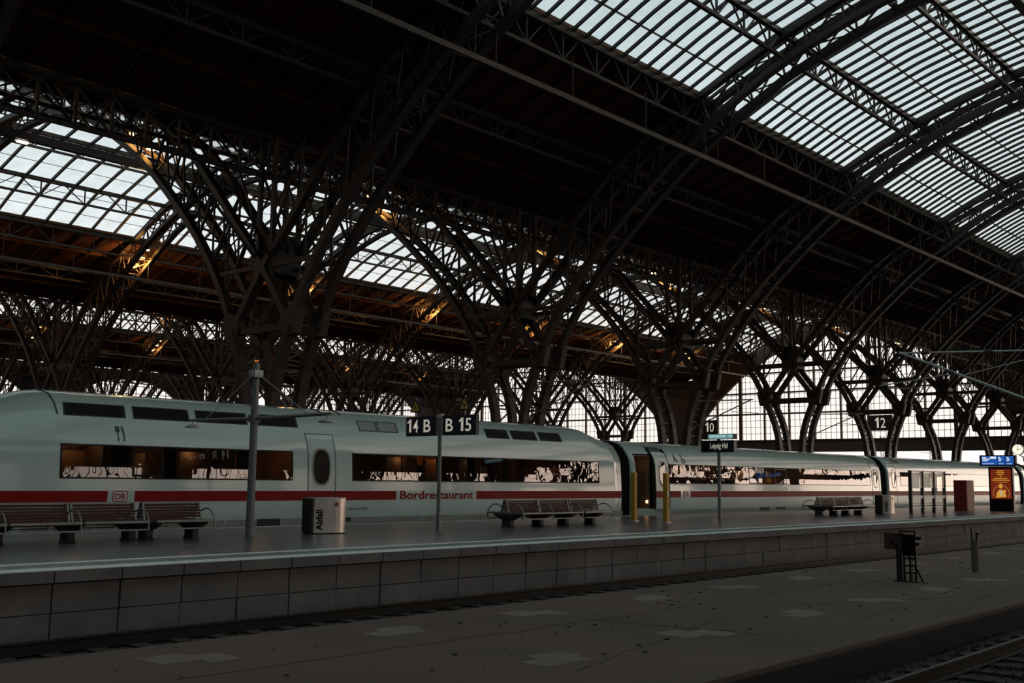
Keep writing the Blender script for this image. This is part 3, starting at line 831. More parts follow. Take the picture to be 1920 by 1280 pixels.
# rain gutter seams, lower skirt line, roof cables, small markings
b = MB()
for x in (12.95, 13.0): pass
for x in (13.05, 20.2):
    p = C1.prof(x)
    b.poly([(x, SY+a-.004, z) for a, z in p if z > (3.55 if x < 14 else 4.0)], .03, .03)
for x in (21.5, 22.2): b.tube([(x+.02*i, SY+1.0-.09*i, C1.prof(x)[13][1]+.05-.02*i*i*.3) for i in range(6)], .02, 6)
C1.put(b, 'roof_seam', M['seam'])
b = MB()
for xa in np.arange(12.2, 36, 1.9): 
    q = C1.panel(xa, xa+1.84, .50, .93, .004, .01); b.add(q.v, q.f)
C1.put(b, 'skirt_panels', M['skirt'])
C1.put(C1.panel(18.95, 19.75, .55, .94, .008, .02), 'skirt_opening', M['under']); C1.put(C1.panel(22.1, 22.4, .80, .93, .008, .02), 'skirt_opening', M['under'])
C1.lettering('801 804-4 029', 21.95, 23.05, 1.15, .08, M['grey_pic'], 'coach_number', .008, .01)
interior(C1, 13.0, 20.2, 27.6, [(13.2, 14.3, 27.2, 27.5, 1.1, 2.75, 'inner'), (15.0, 15.9, 27.0, 27.2, 1.1, 2.72, 'cream'), (16.9, 18.0, 26.9, 27.1, 1.1, 2.8, 'inner'), (14.3, 14.36, 26.3, 27.5, 1.1, 3.0, 'inner2'), (18.2, 18.3, 26.3, 27.5, 1.1, 3.0, 'inner2'), (13.6, 14.2, 26.3, 26.8, 1.75, 1.82, 'cream'), (16.3, 17.0, 26.3, 26.8, 1.75, 1.82, 'cream')], [(13.9, 26.9), (16.2, 26.8), (18.9, 26.8), (19.5, 26.8)])
interior(C1, 22.4, 35.25, 27.6, [(24.6, 26.0, 26.9, 27.0, 1.1, 2.85, 'inner'), (26.6, 27.5, 27.1, 27.2, 1.1, 2.8, 'inner'), (28.1, 29.3, 26.8, 26.9, 1.1, 2.85, 'inner'), (28.9, 29.25, 26.6, 26.62, 2.3, 2.6, 'cream'), (29.7, 29.8, 26.3, 27.5, 1.1, 3.0, 'inner2'), (31.9, 32.0, 26.3, 27.5, 1.1, 3.0, 'inner2'), (33, 34, 27.0, 27.1, 1.1, 2.6, 'inner')], [(27.0, 26.9), (27.4, 26.9), (31, 26.9), (23.3, 26.9)])
for x in (13.9, 17.2, 19.4): plight('saloon_light', (x, 26.75, 2.75), 3)
for x in (25.2, 28.6, 30.7, 33.5): plight('saloon_light', (x, 26.75, 2.75), 3)

# --- rear coaches
def plain_coach(label, x0, x1, win, doors, open_door=None):
    ops = [(open_door[0], open_door[1], 1.0, 3.28)] if open_door else []
    c = Coach(label, x0, x1, False, [win], ops)
    c.put(c.frame(win[0], win[1], 2.07, 2.86, .03), 'window_frame', M['black'])
    return c
C2 = plain_coach('white coach with open door and long window band right of the restaurant coach', 37.40, 62.98, (40.25, 61.45), [], (37.78, 39.05))
for a, b_ in ((37.42, 37.76), (39.1, 41.2), (41.98, 62.96)): C2.put(C2.panel(a, b_, STZ0, STZ1, .004, .006), 'red_stripe', M['red'])
logo(C2, 41.38, 41.86, 1.455, 1.73, M['logo'])
for xa, xb in ((46.85, 47.3), (48.65, 49.0), (49.7, 49.85), (51.2, 51.4), (53.4, 53.7), (55.8, 56.0), (57.8, 58.0), (44.9, 45.3), (42.9, 43.1)):
    C2.put(C2.panel(xa, xb, 2.08, 2.85, .001, .01), 'window_pillar', M['black'])
for xa, xb in ((47.3, 48.65), (49.9, 51.15)): C2.put(C2.frame(xa+.05, xb-.05, 2.13, 2.78, .05, .014), 'window_frame', M['black'])
# swung-out plug door beside the opening
b = C2.panel(39.12, 40.12, .97, 3.36, .10, .06); dr = C2.put(b, 'door', M['paint'])
C2.put(C2.panel(39.12, 40.12, STZ0, STZ1, .104, .006), 'red_stripe', M['red'], dr)
C2.put(C2.oval(39.68, 2.46, .32, .56, .112, .02), 'oval_window_ring', M['skirt'], dr)
C2.put(C2.oval(39.68, 2.46, .27, .50, .118, .02), 'oval_window', M['ovalglass'], dr)
b = MB(); 
for x in (39.08, 40.16): b.poly([(x, SY+a-.06, z) for a, z in REG if .9 < z < 3.6], .05, .09, (1, 0, 0))
C2.put(b, 'door_edge_seal', M['rubber'], dr)
C2.put(C2.panel(39.0, 40.1, 3.42, 3.60, .012, .02), 'destination_display', M['seam'])
b = MB(); b.box(37.80, 39.03, 26.2, 27.6, .98, 1.02); b.box(37.80, 39.03, 27.55, 27.6, 1.0, 3.2); b.box(37.78, 37.82, 26.2, 27.6, 1, 3.2); b.box(39.02, 39.06, 26.2, 27.6, 1, 3.2); b.box(37.8, 39.03, 26.2, 27.6, 3.18, 3.22)
b.box(37.85, 38.95, 26.05, 26.25, .80, .84)
vs_ = C2.put(b, 'vestibule', M['inner'])
b = MB(); b.box(38.0, 38.75, 27.48, 27.54, 1.1, 3.0); C2.put(b, 'inner_door', M['inner2'], vs_)
b = MB(); b.tube([(38.92, 26.25, 1.2), (38.92, 26.25, 2.6)], .02, 8); C2.put(b, 'grab_rail', M['alu'], vs_)
b = MB(); b.box(38.85, 38.95, 26.22, 26.26, 1.22, 1.34); C2.put(b, 'step_lamp', M['warm'], vs_)
plight('vestibule_light', (38.4, 26.7, 2.9), 1.2)
b = MB()
for dx in (40.95, 41.55):
    pic(C2, [(dx, 3.28), (dx-.02, 3.12), (dx+.10, 3.11), (dx+.15, 2.98)], .045, b); pic(C2, [(dx-.03, 3.33), (dx+.01, 3.33)], .06, b)
    if dx > 41:
        for i in range(10):
            t0, t1 = math.pi*(.6+1.5*i/10), math.pi*(.6+1.5*(i+1)/10)
            pic(C2, [(dx+.02+.11*math.cos(t0), 3.04+.11*math.sin(t0)), (dx+.02+.11*math.cos(t1), 3.04+.11*math.sin(t1))], .025, b)
    else: pic(C2, [(dx-.08, 3.2), (dx-.08, 3.02), (dx+.02, 3.02)], .03, b)
C2.put(b, 'seat_pictograms', M['grey_pic'])
def end_door(c, xa, xb, xo):
    dr = c.put(c.panel(xa, xb, 1.0, 3.36, .006, .02), 'door', M['paint'])
    c.put(c.panel(xa, xb, STZ0, STZ1, .010, .006), 'red_stripe', M['red'], dr)
    c.put(c.frame(xa+.02, xb-.02, 1.02, 3.34, .03, .013), 'door_seam', M['seam'], dr)
    c.put(c.oval(xo, 2.46, .33, .57, .014, .02), 'oval_window_ring', M['skirt'], dr)
    c.put(c.oval(xo, 2.46, .28, .51, .020, .02), 'oval_window', M['ovalglass'], dr)
end_door(C2, 61.75, 62.72, 62.24)
b = MB()
for xa in np.arange(40.4, 62.3, 1.9):
    q = C2.panel(xa, xa+1.84, .50, .93, .004, .01); b.add(q.v, q.f)
C2.put(b, 'skirt_panels', M['skirt'])
C2.put(C2.panel(48.3, 49.3, .80, .95, .009, .02), 'skirt_opening', M['under']); C2.put(C2.panel(50, 51, .82, .95, .009, .02), 'skirt_opening', M['under'])
pts = []
for i in range(16): pts.append((40.9+i*1.3, 41.0+i*1.3, 26.35, 27.2, 1.1, 2.15, 'seat'))
interior(C2, 40.2, 61.6, 27.6, pts + [(47.4, 48.6, 26.9, 27.0, 1.1, 2.7, 'cream'), (50, 51.1, 26.9, 27.0, 1.1, 2.7, 'cream'), (43, 44.6, 27.1, 27.2, 1.1, 2.7, 'inner')], [(41.5, 26.9), (46, 26.9), (52, 26.9), (57, 26.9)])
for x in (42, 45.5, 48.2, 50.6, 54, 58): plight('saloon_light', (x, 26.75, 2.75), 3)
C3 = plain_coach('white coach behind the timetable cases, third of the train', 63.92, 89.5, (66.0, 87.0), [])
for a, b_ in ((63.94, 89.45),): C3.put(C3.panel(a, b_, STZ0, STZ1, .004, .006), 'red_stripe', M['red'])
end_door(C3, 64.15, 65.35, 64.95)
C3.put(C3.panel(65.6, 66.6, 3.42, 3.60, .012, .02), 'destination_display', M['seam'])
for xa, xb in ((69.0, 69.3), (72.2, 72.5), (75, 75.3), (78.1, 78.4), (81, 81.3), (84, 84.3)): C3.put(C3.panel(xa, xb, 2.06, 2.87, .003, .01) if xa == 67.6 else C3.panel(xa, xb, 2.08, 2.85, .001, .01), 'window_pillar', M['black'])
interior(C3, 65.9, 87.2, 27.6, [(70+i*1.4, 70.1+i*1.4, 26.35, 27.2, 1.1, 2.15, 'seat') for i in range(11)])
for x in (71, 75, 80, 85): plight('saloon_light', (x, 26.75, 2.75), 3)
C4 = plain_coach('farthest visible white coach, behind the advertising totem', 90.4, 116.0, (93.0, 113.0), [])
C4.put(C4.panel(90.42, 115.9, STZ0, STZ1, .004, .006), 'red_stripe', M['red'])
interior(C4, 92.9, 113.2, 27.6, [])
end_door(C4, 90.7, 91.9, 91.5)
# dark corridor bellows between coaches
for i, (xa, xb, c) in enumerate(((36.72, 37.40, C1), (62.98, 63.92, C2), (89.5, 90.4, C3))):
    b = MB(); n = 6
    for k in range(n):
        x0, x1 = xa+(xb-xa)*k/n, xa+(xb-xa)*(k+.8)/n
        rg = lambda x, d_: [(x, SY+max(a, .02)+d_, z-d_*.6) for a, z in REG] + [(x, 2*CY-SY-max(a, .02)-d_, z-d_*.6) for a, z in reversed(REG[:-1])]
        b.loft([rg(x0, .06), rg((x0+x1)/2, .01), rg(x1, .06)], k == 0, k == n-1)
    c.put(b, 'corridor_bellows', M['rubber'])
# bogies, wheels on the rails
for c in (C1, C2, C3, C4):
    for xb in (c.x0+3.6, c.x1-3.6):
        b = MB(); b.box(xb-1.6, xb+1.6, CY-1.0, CY+1.0, .42, .62)
        bg_ = c.put(b, 'bogie', M['under'])
        for dx in (-1.25, 1.25):
            q = MB()
            for y in (CY-.7525, CY+.7525):
                n = 20; q.loft([[(xb+dx+.46*math.cos(2*math.pi*k/n), y+yy, .462+.46*math.sin(2*math.pi*k/n)) for k in range(n)] for yy in (-.06, .06)], True, True)
            q.bar((xb+dx, CY-.8, .46), (xb+dx, CY+.8, .46), .14, .14)
            c.put(q, 'wheelset', M['rail'], bg_)

# ------------------------------------------------------------------ platform furniture
def put(mb, name, m, root, smooth=False):
    mb.v = [tuple(V(p)-root.location) for p in mb.v]
    return mb.build(name, m, root, smooth)
P = PZ
# lamp post with two arms
t = thing('lamp_post', 'tall grey lamp post with two arms and disc lamps, between bench and litter bin', 'lamp post', (15.23, 21.2, P))
X, Y = 15.23, 21.2
b = MB(); b.loft([[(X+q*math.cos(math.pi*(k+.5)/4), Y+q*math.sin(math.pi*(k+.5)/4), z) for k in range(8)] for q, z in ((.098, P), (.088, 3.4), (.082, 4.76))], True, True); put(b, 'pole', M['pole'], t)
b = MB(); b.box(X-.12, X+.12, Y-.12, Y+.12, 4.43, 4.60); b.cyl((X+.13, Y), .03, 4.46, 4.57, 8); b.box(X-.16, X-.12, Y-.06, Y+.06, 4.46, 4.56); put(b, 'clamp', M['galv'], t)
b = MB(); b.box(X-.10, X+.10, Y-.10, Y+.10, 3.38, 3.56); put(b, 'collar', M['pole'], t)
for s, ye in ((1, 23.86), (-1, 18.42)):
    b = MB(); b.tube([(X, Y, 3.47), (X, ye, 3.50)], .045, 10, .035); put(b, 'arm', M['pole'], t)
    b = MB(); b.tube([(X, Y+s*.1, 4.50), (X, Y+s*1.95, 3.53)], .010, 6); put(b, 'stay_wire', M['galv'], t)
    yl = ye - s*.14
    b = MB(); b.cyl((X, yl), .02, 3.38, 3.48, 8); b.cyl((X, yl), .17, 3.34, 3.39, 20, .10); b.cyl((X, yl), .19, 3.31, 3.345, 20); put(b, 'disc_lamp', M['galv'], t)
# platform number sign
t = thing('platform_sign', 'navy platform sign reading 14 B and B 15 on a slim grey pole', 'sign', (20.85, 20.69, P))
X, Y = 20.85, 20.69
b = MB(); b.tube([(X, Y, P), (X, Y, 3.86)], .055, 12); put(b, 'pole', M['pole'], t)
b = MB(); b.bar((X, Y-.08, 3.80), (X, Y+.08, 3.80), .14, .12); put(b, 'bracket', M['galv'], t)
def lett(root, body, xf, ya, yb, z0, cap, m, name, bold=.015, parent=None):
    q1 = MB()
    if body[0] == '1' and len(body) == 2:      # a 1 with a proper flag, then the second digit
        w1 = (ya-yb)*.40; yy = ya
        one = [(.42, 0), (.86, 0), (.86, 1), (.56, 1), (0, .80), (0, .64), (.42, .80)]
        q1.prism([(xf, yy-a*w1, z0+c*cap) for a, c in one], (.01, 0, 0))
        ya = ya-(ya-yb)*.52; body = body[1]
    tt = MB(); text_mesh(tt, body, 1.0, (0, 0, 0), (1, 0, 0), (0, 0, 1), 1.0, .0, bold)
    ws = [p[0] for p in tt.v]; w0, w1 = min(ws), max(ws); q = MB()
    q.add([(xf, ya-(p[0]-w0)*(ya-yb)/(w1-w0), z0+p[2]*cap/.73) for p in tt.v], tt.f)
    q.add(q1.v, q1.f)
    q.v = [tuple(V(p)-root.location) for p in q.v]
    return q.build(name, m, parent or root)
for ya, yb, words_ in ((21.98, 20.80, (('14', 21.92, 21.50), ('B', 21.29, 21.02))), (20.58, 19.36, (('B', 20.45, 20.18), ('15', 19.96, 19.52)))):
    b = MB(); b.box(X-.03, X+.09, yb, ya, 3.28, 3.81); pn = put(b, 'number_panel', M['signblue'], t)
    for wd, y0, y1 in words_: lett(t, wd, X-.036, y0, y1, 3.385, .355, M['letter'], 'lettering', .012, pn)
for yc in (21.64, 19.79):
    pl = MB(); pl.prism([(X-.02, yc+.21, 3.93), (X-.02, yc-.21, 3.93), (X-.02, yc, 4.31)], (.03, 0, 0)); tr_ = put(pl, 'warning_triangle', M['black'], t)
    pl = MB(); pl.prism([(X-.026, yc+.155, 3.962), (X-.026, yc-.155, 3.962), (X-.026, yc, 4.245)], (.005, 0, 0)); put(pl, 'warning_field', M['warnyel'], t).parent = tr_
    pl = MB(); pl.prism([(X-.031, yc+.01, 4.14), (X-.031, yc+.05, 4.07), (X-.031, yc+.01, 4.07), (X-.031, yc+.01, 3.99), (X-.031, yc-.05, 4.08), (X-.031, yc-.012, 4.08)], (.004, 0, 0)); put(pl, 'lightning_mark', M['black'], t).parent = tr_
    pl = MB(); pl.box(X+.0, X+.03, yc-.02, yc+.02, 3.80, 4.33); put(pl, 'triangle_post', M['galv'], t)
# station name sign
t = thing('station_sign', 'dark Leipzig Hbf station name sign with cyan display box on a grey pole', 'sign', (35.2, 20.64, P))
X, Y = 35.2, 20.64
b = MB(); b.tube([(X+.1, Y, P), (X+.1, Y, 3.86)], .06, 12); put(b, 'pole', M['pole'], t)
b = MB(); b.box(X, X+.22, 19.96, 21.33, 3.215, 3.655); pn = put(b, 'name_panel', M['signblue'], t)
b = MB(); b.box(X-.01, X, 21.03, 21.30, 3.24, 3.63); put(b, 'end_plate', M['black'], t).parent = pn
lett(t, 'Leipzig Hbf', X-.008, 20.94, 20.20, 3.36, .20, M['letter'], 'lettering', .012, pn)
b = MB(); b.box(X, X+.25, 19.97, 21.30, 3.69, 3.885); hs = put(b, 'display_housing', M['steel_dark'], t)
b = MB(); b.box(X-.012, X, 19.99, 21.02, 3.70, 3.875); put(b, 'display_face', M['cyan'], t).parent = hs
b = MB()
for yb, ya in ((20.55, 20.95), (20.30, 20.52), (20.04, 20.16)): b.box(X-.018, X-.012, yb, ya, 3.765, 3.83)
put(b, 'display_text', M['cyan2'], t).parent = hs
# yellow bollards
def bollard(x, y, ztop, label):
    t = thing('yellow_bollard', label, 'bollard', (x, y, P))
    b = MB(); b.bevbox(x-.085, x+.085, y-.085, y+.085, P+.02, ztop, .02); put(b, 'post', M['yellow'], t)
    b = MB(); b.bevbox(x-.13, x+.13, y-.13, y+.13, P, P+.03, .015); put(b, 'base_plate', M['galv'], t)
    return t
bollard(31.5, 21.78, 2.43, 'tall yellow post standing in front of the bellows, left of the open door')
t = bollard(31.27, 20.32, 2.41, 'tall yellow post with small white sticker, right of the open train door')
b = MB(); b.box(31.27-.05, 31.27+.05, 20.32-.09, 20.32-.085, 1.62, 1.80); put(b, 'sticker', M['paper'], t)
# litter bins
def bin_(x, y, label):
    t = thing('litter_bin', label, 'litter bin', (x, y, P)); O = V((x, y, P))
    front = [(0.04, .24), (.30, .09), (.42, .05), (.55, .025), (.68, .02), (.80, .04), (.90, .09), (.95, .18)]
    b = MB(); b.prism([(.02, .64, .03), (.0, .30, .03), (.04, .24, .03)] + [(a, c, .03) for a, c in front[1:]] + [(.95, .64, .03)], (0, 0, .83))
    b.build('housing', M['stainless'], t)
    b = MB(); b.box(-.012, .004, .28, .64, .03, .86); b.build('side_panel', M['steel_dark'], t)
    b = MB(); b.cyl((0, 0), .035, 0, .012, 14); b.v = [(-.013-z, .46+xx, .50+yy) for xx, yy, z in b.v]; b.build('side_lock', M['black'], t)
    b = MB(); b.prism([(.0, .65, .86), (.0, .30, .86), (.04, .23, .86)] + [(a, c-.01, .86) for a, c in front[1:]] + [(.96, .65, .86)], (0, 0, .02)); b.build('lid', M['galv'], t)
    b = MB(); b.box(.04, .92, .10, .62, 0, .03); b.build('foot', M['black'], t)
    dv = V((front[1][0]-front[0][0], front[1][1]-front[0][1], 0)).normalized(); n = V((0, 0, 1)).cross(-dv)
    tt = MB(); text_mesh(tt, 'Abfall', .215, (.055, .236, .10), (0, 0, 1), (-1, 0, 0), 1.0, 0, .008)
    b = MB(); b.add([tuple(V((front[0][0], front[0][1], 0)) + dv*(.20 + (p[0]-.055)) + n*.006 + V((0, 0, p[2]))) for p in tt.v], tt.f)
    b.build('lettering', M['black'], t)
    b = MB(); n_ = 16
    b.prism([(.56+.055*math.cos(2*math.pi*k/n_), .018, .72+.055*math.sin(2*math.pi*k/n_)) for k in range(n_)], (0, .02, 0)); b.build('sticker', M['logo'], t)
    return t
bin_(17.08, 21.0, 'stainless litter bin lettered Abfall with red sticker, beside the lamp post')
bin_(49.2, 20.0, 'stainless litter bin left of the glass timetable cases')
# benches
def bench(x0, yc, mods, feet, label):
    t = thing('bench', label, 'bench', (x0, yc, P))
    for i, (a, c) in enumerate(mods):
        for s in (-1, 1):
            b = MB()
            for k in range(6): b.box(a+.02, c-.02, *sorted((s*(.18+k*.085), s*(.18+k*.085+.065))), .405, .43)
            b.build('seat', M['slat'], t)
            b = MB(); b.bar((a, s*.68, .41), (c, s*.68, .41), .04, .05); b.bar((a, s*.68, .25), (c, s*.68, .25), .025, .03); b.bar((a, s*.15, .40), (c, s*.15, .40), .03, .04)
            for q in (a+.01, c-.01): b.bar((q, s*.12, .40), (q, s*.68, .41), .03, .04)
            b.build('seat_frame', M['alu'], t)
            b = MB()
            for k in range(5):
                z = .465 + k*.062; yy = .135-.022*k
                b.box(a+.025, c-.025, *sorted((s*yy, s*(yy-.022))), z, z+.05)
            bk = b.build('backrest', M['slat'], t)
            b = MB(); b.bar((a, s*.04, .785), (c, s*.04, .785), .05, .022)
            for q in (a+.01, c-.01): b.bar((q, s*.15, .42), (q, s*.04, .785), .022, .04, (1, 0, 0))
            b.build('backrest_frame', M['alu'], bk)
            b = MB(); xa = c-.03
            arc = [(xa, s*.14, .60), (xa, s*.30, .665), (xa, s*.45, .655), (xa, s*.58, .59), (xa, s*.66, .49), (xa, s*.69, .40), (xa, s*.69, .24)]
            b.tube(arc, .018, 8); b.build('armrest', M['alu'], t)
            if i == 0:
                b = MB(); b.tube([(a+.03, q[1], q[2]) for q in arc], .018, 8); b.build('armrest', M['alu'], t)
    for f in feet:
        b = MB()
        b.loft([[(f-x0+sx*w_, sy*dd, z) for sx, sy in ((-1, -1), (1, -1), (1, 1), (-1, 1))] for w_, dd, z in ((.09, .20, 0), (.075, .16, .06), (.08, .16, .2), (.13, .42, .33), (.13, .46, .40))], True, True)
        b.build('foot', M['cast'], t)
    b = MB(); b.box(mods[0][0], mods[-1][1], -.10, .10, .33, .40); b.build('spine_beam', M['cast'], t)
    return t
def md(x0, l): return [(a-x0, c-x0) for a, c in l]
bench(8.0, 21.55, md(8.0, [(8.05, 9.5), (9.55, 11.0), (11.05, 12.48), (12.66, 14.08)]), (8.3, 9.6, 11.05, 12.40, 12.8, 13.93), 'long wooden slat bench cut off by the left edge of the view')
bench(23.97, 21.12, md(23.97, [(24.0, 25.42), (25.45, 26.86), (26.95, 28.38)]), (24.15, 25.5, 26.72, 28.1), 'wooden slat bench in front of the restaurant coach, left of the yellow posts')
bench(43.9, 20.95, md(43.9, [(43.95, 45.37), (45.40, 46.82), (46.9, 48.32)]), (44.1, 45.5, 46.7, 48.05), 'small distant slat bench between station name sign and second litter bin')
# timetable cases
t = thing('timetable_case', 'row of three glazed timetable cases standing on the platform', 'display case', (54.1, 20.0, P))
xs = [51.85, 53.33, 54.82, 56.3]
for i, x in enumerate(xs):
    b = MB(); b.box(x-.06, x+.06, 19.92, 20.06, P, 2.80); put(b, 'post', M['steel_dark'], t)
b = MB()
for z in (2.74, 1.55, 1.48): b.box(xs[0], xs[-1], 19.93, 20.10, z, z+.06)
put(b, 'crossbar', M['galv'], t)
for i in range(3):
    a, c = xs[i]+.07, xs[i+1]-.07
    b = MB(); b.box(a, c, 20.06, 20.08, 1.62, 2.72); bd = put(b, 'rear_pane', M['caseglass'], t)
    b = MB(); b.box(a, c, 19.94, 19.95, 1.62, 2.72); put(b, 'glass_door', M['caseglass'], t)
    b = MB()
    for z in (1.02, 1.14, 1.26, 1.38): b.box(a, c, 19.99, 20.03, z, z+.07)
    put(b, 'louvre', M['galv'], t)
    b = MB(); b.box(a, c, 20.0, 20.04, P+.06, P+.24); put(b, 'kick_panel', M['caseglass'], t)
    b = MB()
    if i == 0: b.box(a+.12, c-.12, 20.04, 20.05, 1.95, 2.62); q = 'paper'
    elif i == 1: b.box(a+.1, c-.1, 20.05, 20.06, 1.98, 2.5); q = 'green'
    else: b.box(a+.05, a+.62, 20.05, 20.06, 1.70, 2.66); q = 'navy'
    put(b, 'notice', M[q], t).parent = bd
# red cabinet
t = thing('red_cabinet', 'tall red cabinet with salmon side, between timetable cases and advertising totem', 'cabinet', (60.7, 20.5, P))
b = MB(); b.bevbox(60.2, 61.35, 20.2, 20.88, P, 2.39, .02); put(b, 'body', M['redbox'], t)
b = MB(); b.box(60.24, 61.33, 20.185, 20.2, P+.04, 2.35); put(b, 'side_panel', M['salmon'], t)
b = MB(); b.box(61.22, 61.27, 20.17, 20.185, 1.45, 1.6); put(b, 'lock', M['black'], t)
# advertising totem
X = 62.5
t = thing('advertising_totem', 'black advertising totem showing a maroon and gold portrait poster', 'advertising display', (X, 19.15, P))
b = MB(); b.bevbox(X, X+.30, 18.52, 19.77, P, 3.13, .02); put(b, 'body', M['black'], t)
b = MB(); b.box(X-.012, X+.0, 18.60, 19.67, 1.42, 3.02); ps = put(b, 'poster', M['posterbg'], t)
b = MB()
def seg(y0, y1, z0, z1, d_=.016): b.box(X-d_, X-.011, y0, y1, z0, z1)
for y0, y1, z in ((18.98, 19.30, 2.90), (18.92, 19.36, 2.80), (18.99, 19.30, 2.70), (19.10, 19.18, 2.585)): seg(y0, y1, z, z+.05)
b.mi = 0
for y0, y1, z in ((18.80, 19.48, 2.49), (18.68, 19.60, 2.40), (18.82, 19.45, 2.30)): seg(y0, y1, z, z+.045 if z > 2.35 else z+.02)
put(b, 'poster_lines', M['postery'], t).parent = ps
b = MB(); yc, zc, R0, R1 = 19.13, 1.72, .40, .43; n = 30
pts = [(math.radians(-28+236*i/n)) for i in range(n+1)]
b.add([(X-.015, yc+R1*math.cos(a), zc+R1*math.sin(a)) for a in pts] + [(X-.015, yc+R0*math.cos(a), zc+R0*math.sin(a)) for a in pts], [(i, i+1, n+2+i, n+1+i) for i in range(n)])
put(b, 'poster_ring', M['posterr'], t).parent = ps
b = MB()
def ell(yc, zc, a, c, d_, n=18): b.add([(X-d_, yc+a*math.cos(2*math.pi*k/n), zc+c*math.sin(2*math.pi*k/n)) for k in range(n)], [tuple(range(n))])
ell(19.15, 2.10, .10, .135, .019)
b.add([(X-.017, y, z) for y, z in ((19.42, 1.47), (19.36, 1.75), (19.24, 1.90), (19.06, 1.90), (18.94, 1.78), (18.86, 1.52))], [(0, 1, 2, 3, 4, 5)])
ell(18.95, 1.82, .06, .09, .021)
put(b, 'poster_figure', M['postery'], t).parent = ps
b = MB(); b.add([(X-.022, y, z) for y, z in ((19.20, 1.90), (19.10, 1.90), (19.05, 1.62), (19.16, 1.55))], [(0, 1, 2, 3)]); put(b, 'poster_shirt', M['posterw'], t).parent = ps
# departure display
t = thing('departure_display', 'blue lit departure display hanging above the advertising totem', 'display', (62.45, 19.2, 3.19))
b = MB(); b.bevbox(62.3, 62.62, 18.28, 20.15, 3.19, 3.77, .02); put(b, 'housing', M['black'], t)
b = MB()
for y0, y1 in ((19.22, 20.04), (18.80, 19.19), (18.36, 18.77)): b.box(62.285, 62.30, y0, y1, 3.25, 3.71)
sc_ = put(b, 'screen', M['screen'], t)
b = MB(); rr = random.Random(2)
for y0, y1 in ((19.22, 20.04), (18.80, 19.19), (18.36, 18.77)):
    w_ = y1-y0
    for z, f_, hh in ((3.61, .30, .06), (3.53, .55, .055), (3.45, .42, .045), (3.29, .85, .025)):
        b.box(62.278, 62.286, y1-.05-(w_-.1)*f_, y1-.05, z, z+hh)
b.box(62.278, 62.286, 19.26, 19.58, 3.58, 3.69)
put(b, 'screen_text', M['screenw'], t).parent = sc_
b = MB(); b.tube([(62.5, 18.3, 3.30), (62.55, 18.10, 3.22), (62.7, 17.98, 3.05), (63.0, 17.95, 2.8)], .045, 8); put(b, 'support_arm', M['black'], t)
# platform clock
t = thing('platform_clock', 'round lit station clock on a grey post at the right edge', 'clock', (63.05, 17.98, P))
b = MB(); b.tube([(63.05, 17.98, P), (63.05, 17.98, 3.75)], .085, 12); put(b, 'post', M['pole'], t)
b = MB(); b.cyl((63.05, 17.98), .12, 3.45, 3.62, 12); b.bar((63.05, 17.98, 3.6), (63.0, 18.3, 3.82), .05, .05); put(b, 'bracket', M['galv'], t)
b = MB(); n = 28; yc, zc = 18.32, 4.08
b.loft([[(x, yc+q*math.cos(2*math.pi*k/n), zc+q*math.sin(2*math.pi*k/n)) for k in range(n)] for x, q in ((62.95, .27), (62.93, .30), (63.15, .30), (63.17, .27))], True, True); cs = put(b, 'case', M['galv'], t)
b = MB(); b.prism([(62.925, yc+.265*math.cos(2*math.pi*k/n), zc+.265*math.sin(2*math.pi*k/n)) for k in range(n)], (.02, 0, 0)); put(b, 'dial', M['clockface'], t)
b = MB(); b.bar((62.918, yc, zc-.03), (62.918, yc, zc+.22), .025, .01, (1, 0, 0)); b.bar((62.918, yc+.02, zc), (62.918, yc-.15, zc+.02), .03, .01, (1, 0, 0)); put(b, 'hands', M['black'], t)
# shunting signal and marker post on the low platform
X = 22.0
t = thing('shunting_signal', 'low dark signal box on a slotted stand with red-brown plate, on low platform', 'signal', (X, 8.6, LZ))
b = MB(); b.box(X-.05, X+.12, 8.40, 8.68, .82, 1.13); put(b, 'lamp_box', M['black'], t)
b = MB(); b.bar((X, 8.72, 1.19), (X, 8.42, 1.19), .05, .03); b.bar((X, 8.72, 1.10), (X, 8.72, 1.2), .03, .03); b.bar((X, 8.42, 1.10), (X, 8.42, 1.2), .03, .03); b.box(X-.02, X+.05, 8.30, 8.42, 1.03, 1.09); b.box(X-.02, X+.05, 8.34, 8.42, .92, .97); put(b, 'hood', M['black'], t)
b = MB(); b.box(X+.0, X+.03, 8.66, 9.06, .82, 1.15); pl = put(b, 'plate', M['rust'], t)
b = MB(); b.box(X-.006, X+.0, 8.86, 8.92, .93, 1.0); b.box(X-.006, X+.0, 8.78, 8.84, .87, .94); put(b, 'plate_bolts', M['black'], t).parent = pl
b = MB(); b.box(X-.05, X+.05, 8.69, 8.80, LZ, .86); put(b, 'stand_post', M['steel_dark'], t)
b = MB()
for y in (8.65, 8.53, 8.42): b.box(X-.03, X+.03, y-.018, y+.018, LZ, .84)
for z in (.36, .50, .64, .72): b.box(X-.03, X+.03, 8.42, 8.65, z, z+.03)
for k in range(9): b.box(X+.03, X+.05, 8.50, 8.56, .24+k*.06, .27+k*.06)
b.box(X-.03, X+.03, 8.40, 8.68, .74, .84); put(b, 'slotted_stand', M['black'], t)
b = MB(); b.bar((X, 8.40, .45), (X, 8.28, LZ), .03, .03); b.box(X-.1, X+.1, 8.36, 8.84, LZ, LZ+.02); put(b, 'foot', M['black'], t)
t = thing('marker_post', 'short round grey post with two rods on top, on low platform', 'post', (25.6, 8.46, LZ))
b = MB(); b.cyl((25.6, 8.46), .088, LZ, .885, 18, .082); b.cyl((25.6, 8.46), .07, .885, .90, 18); put(b, 'tube', M['postgrey'], t)
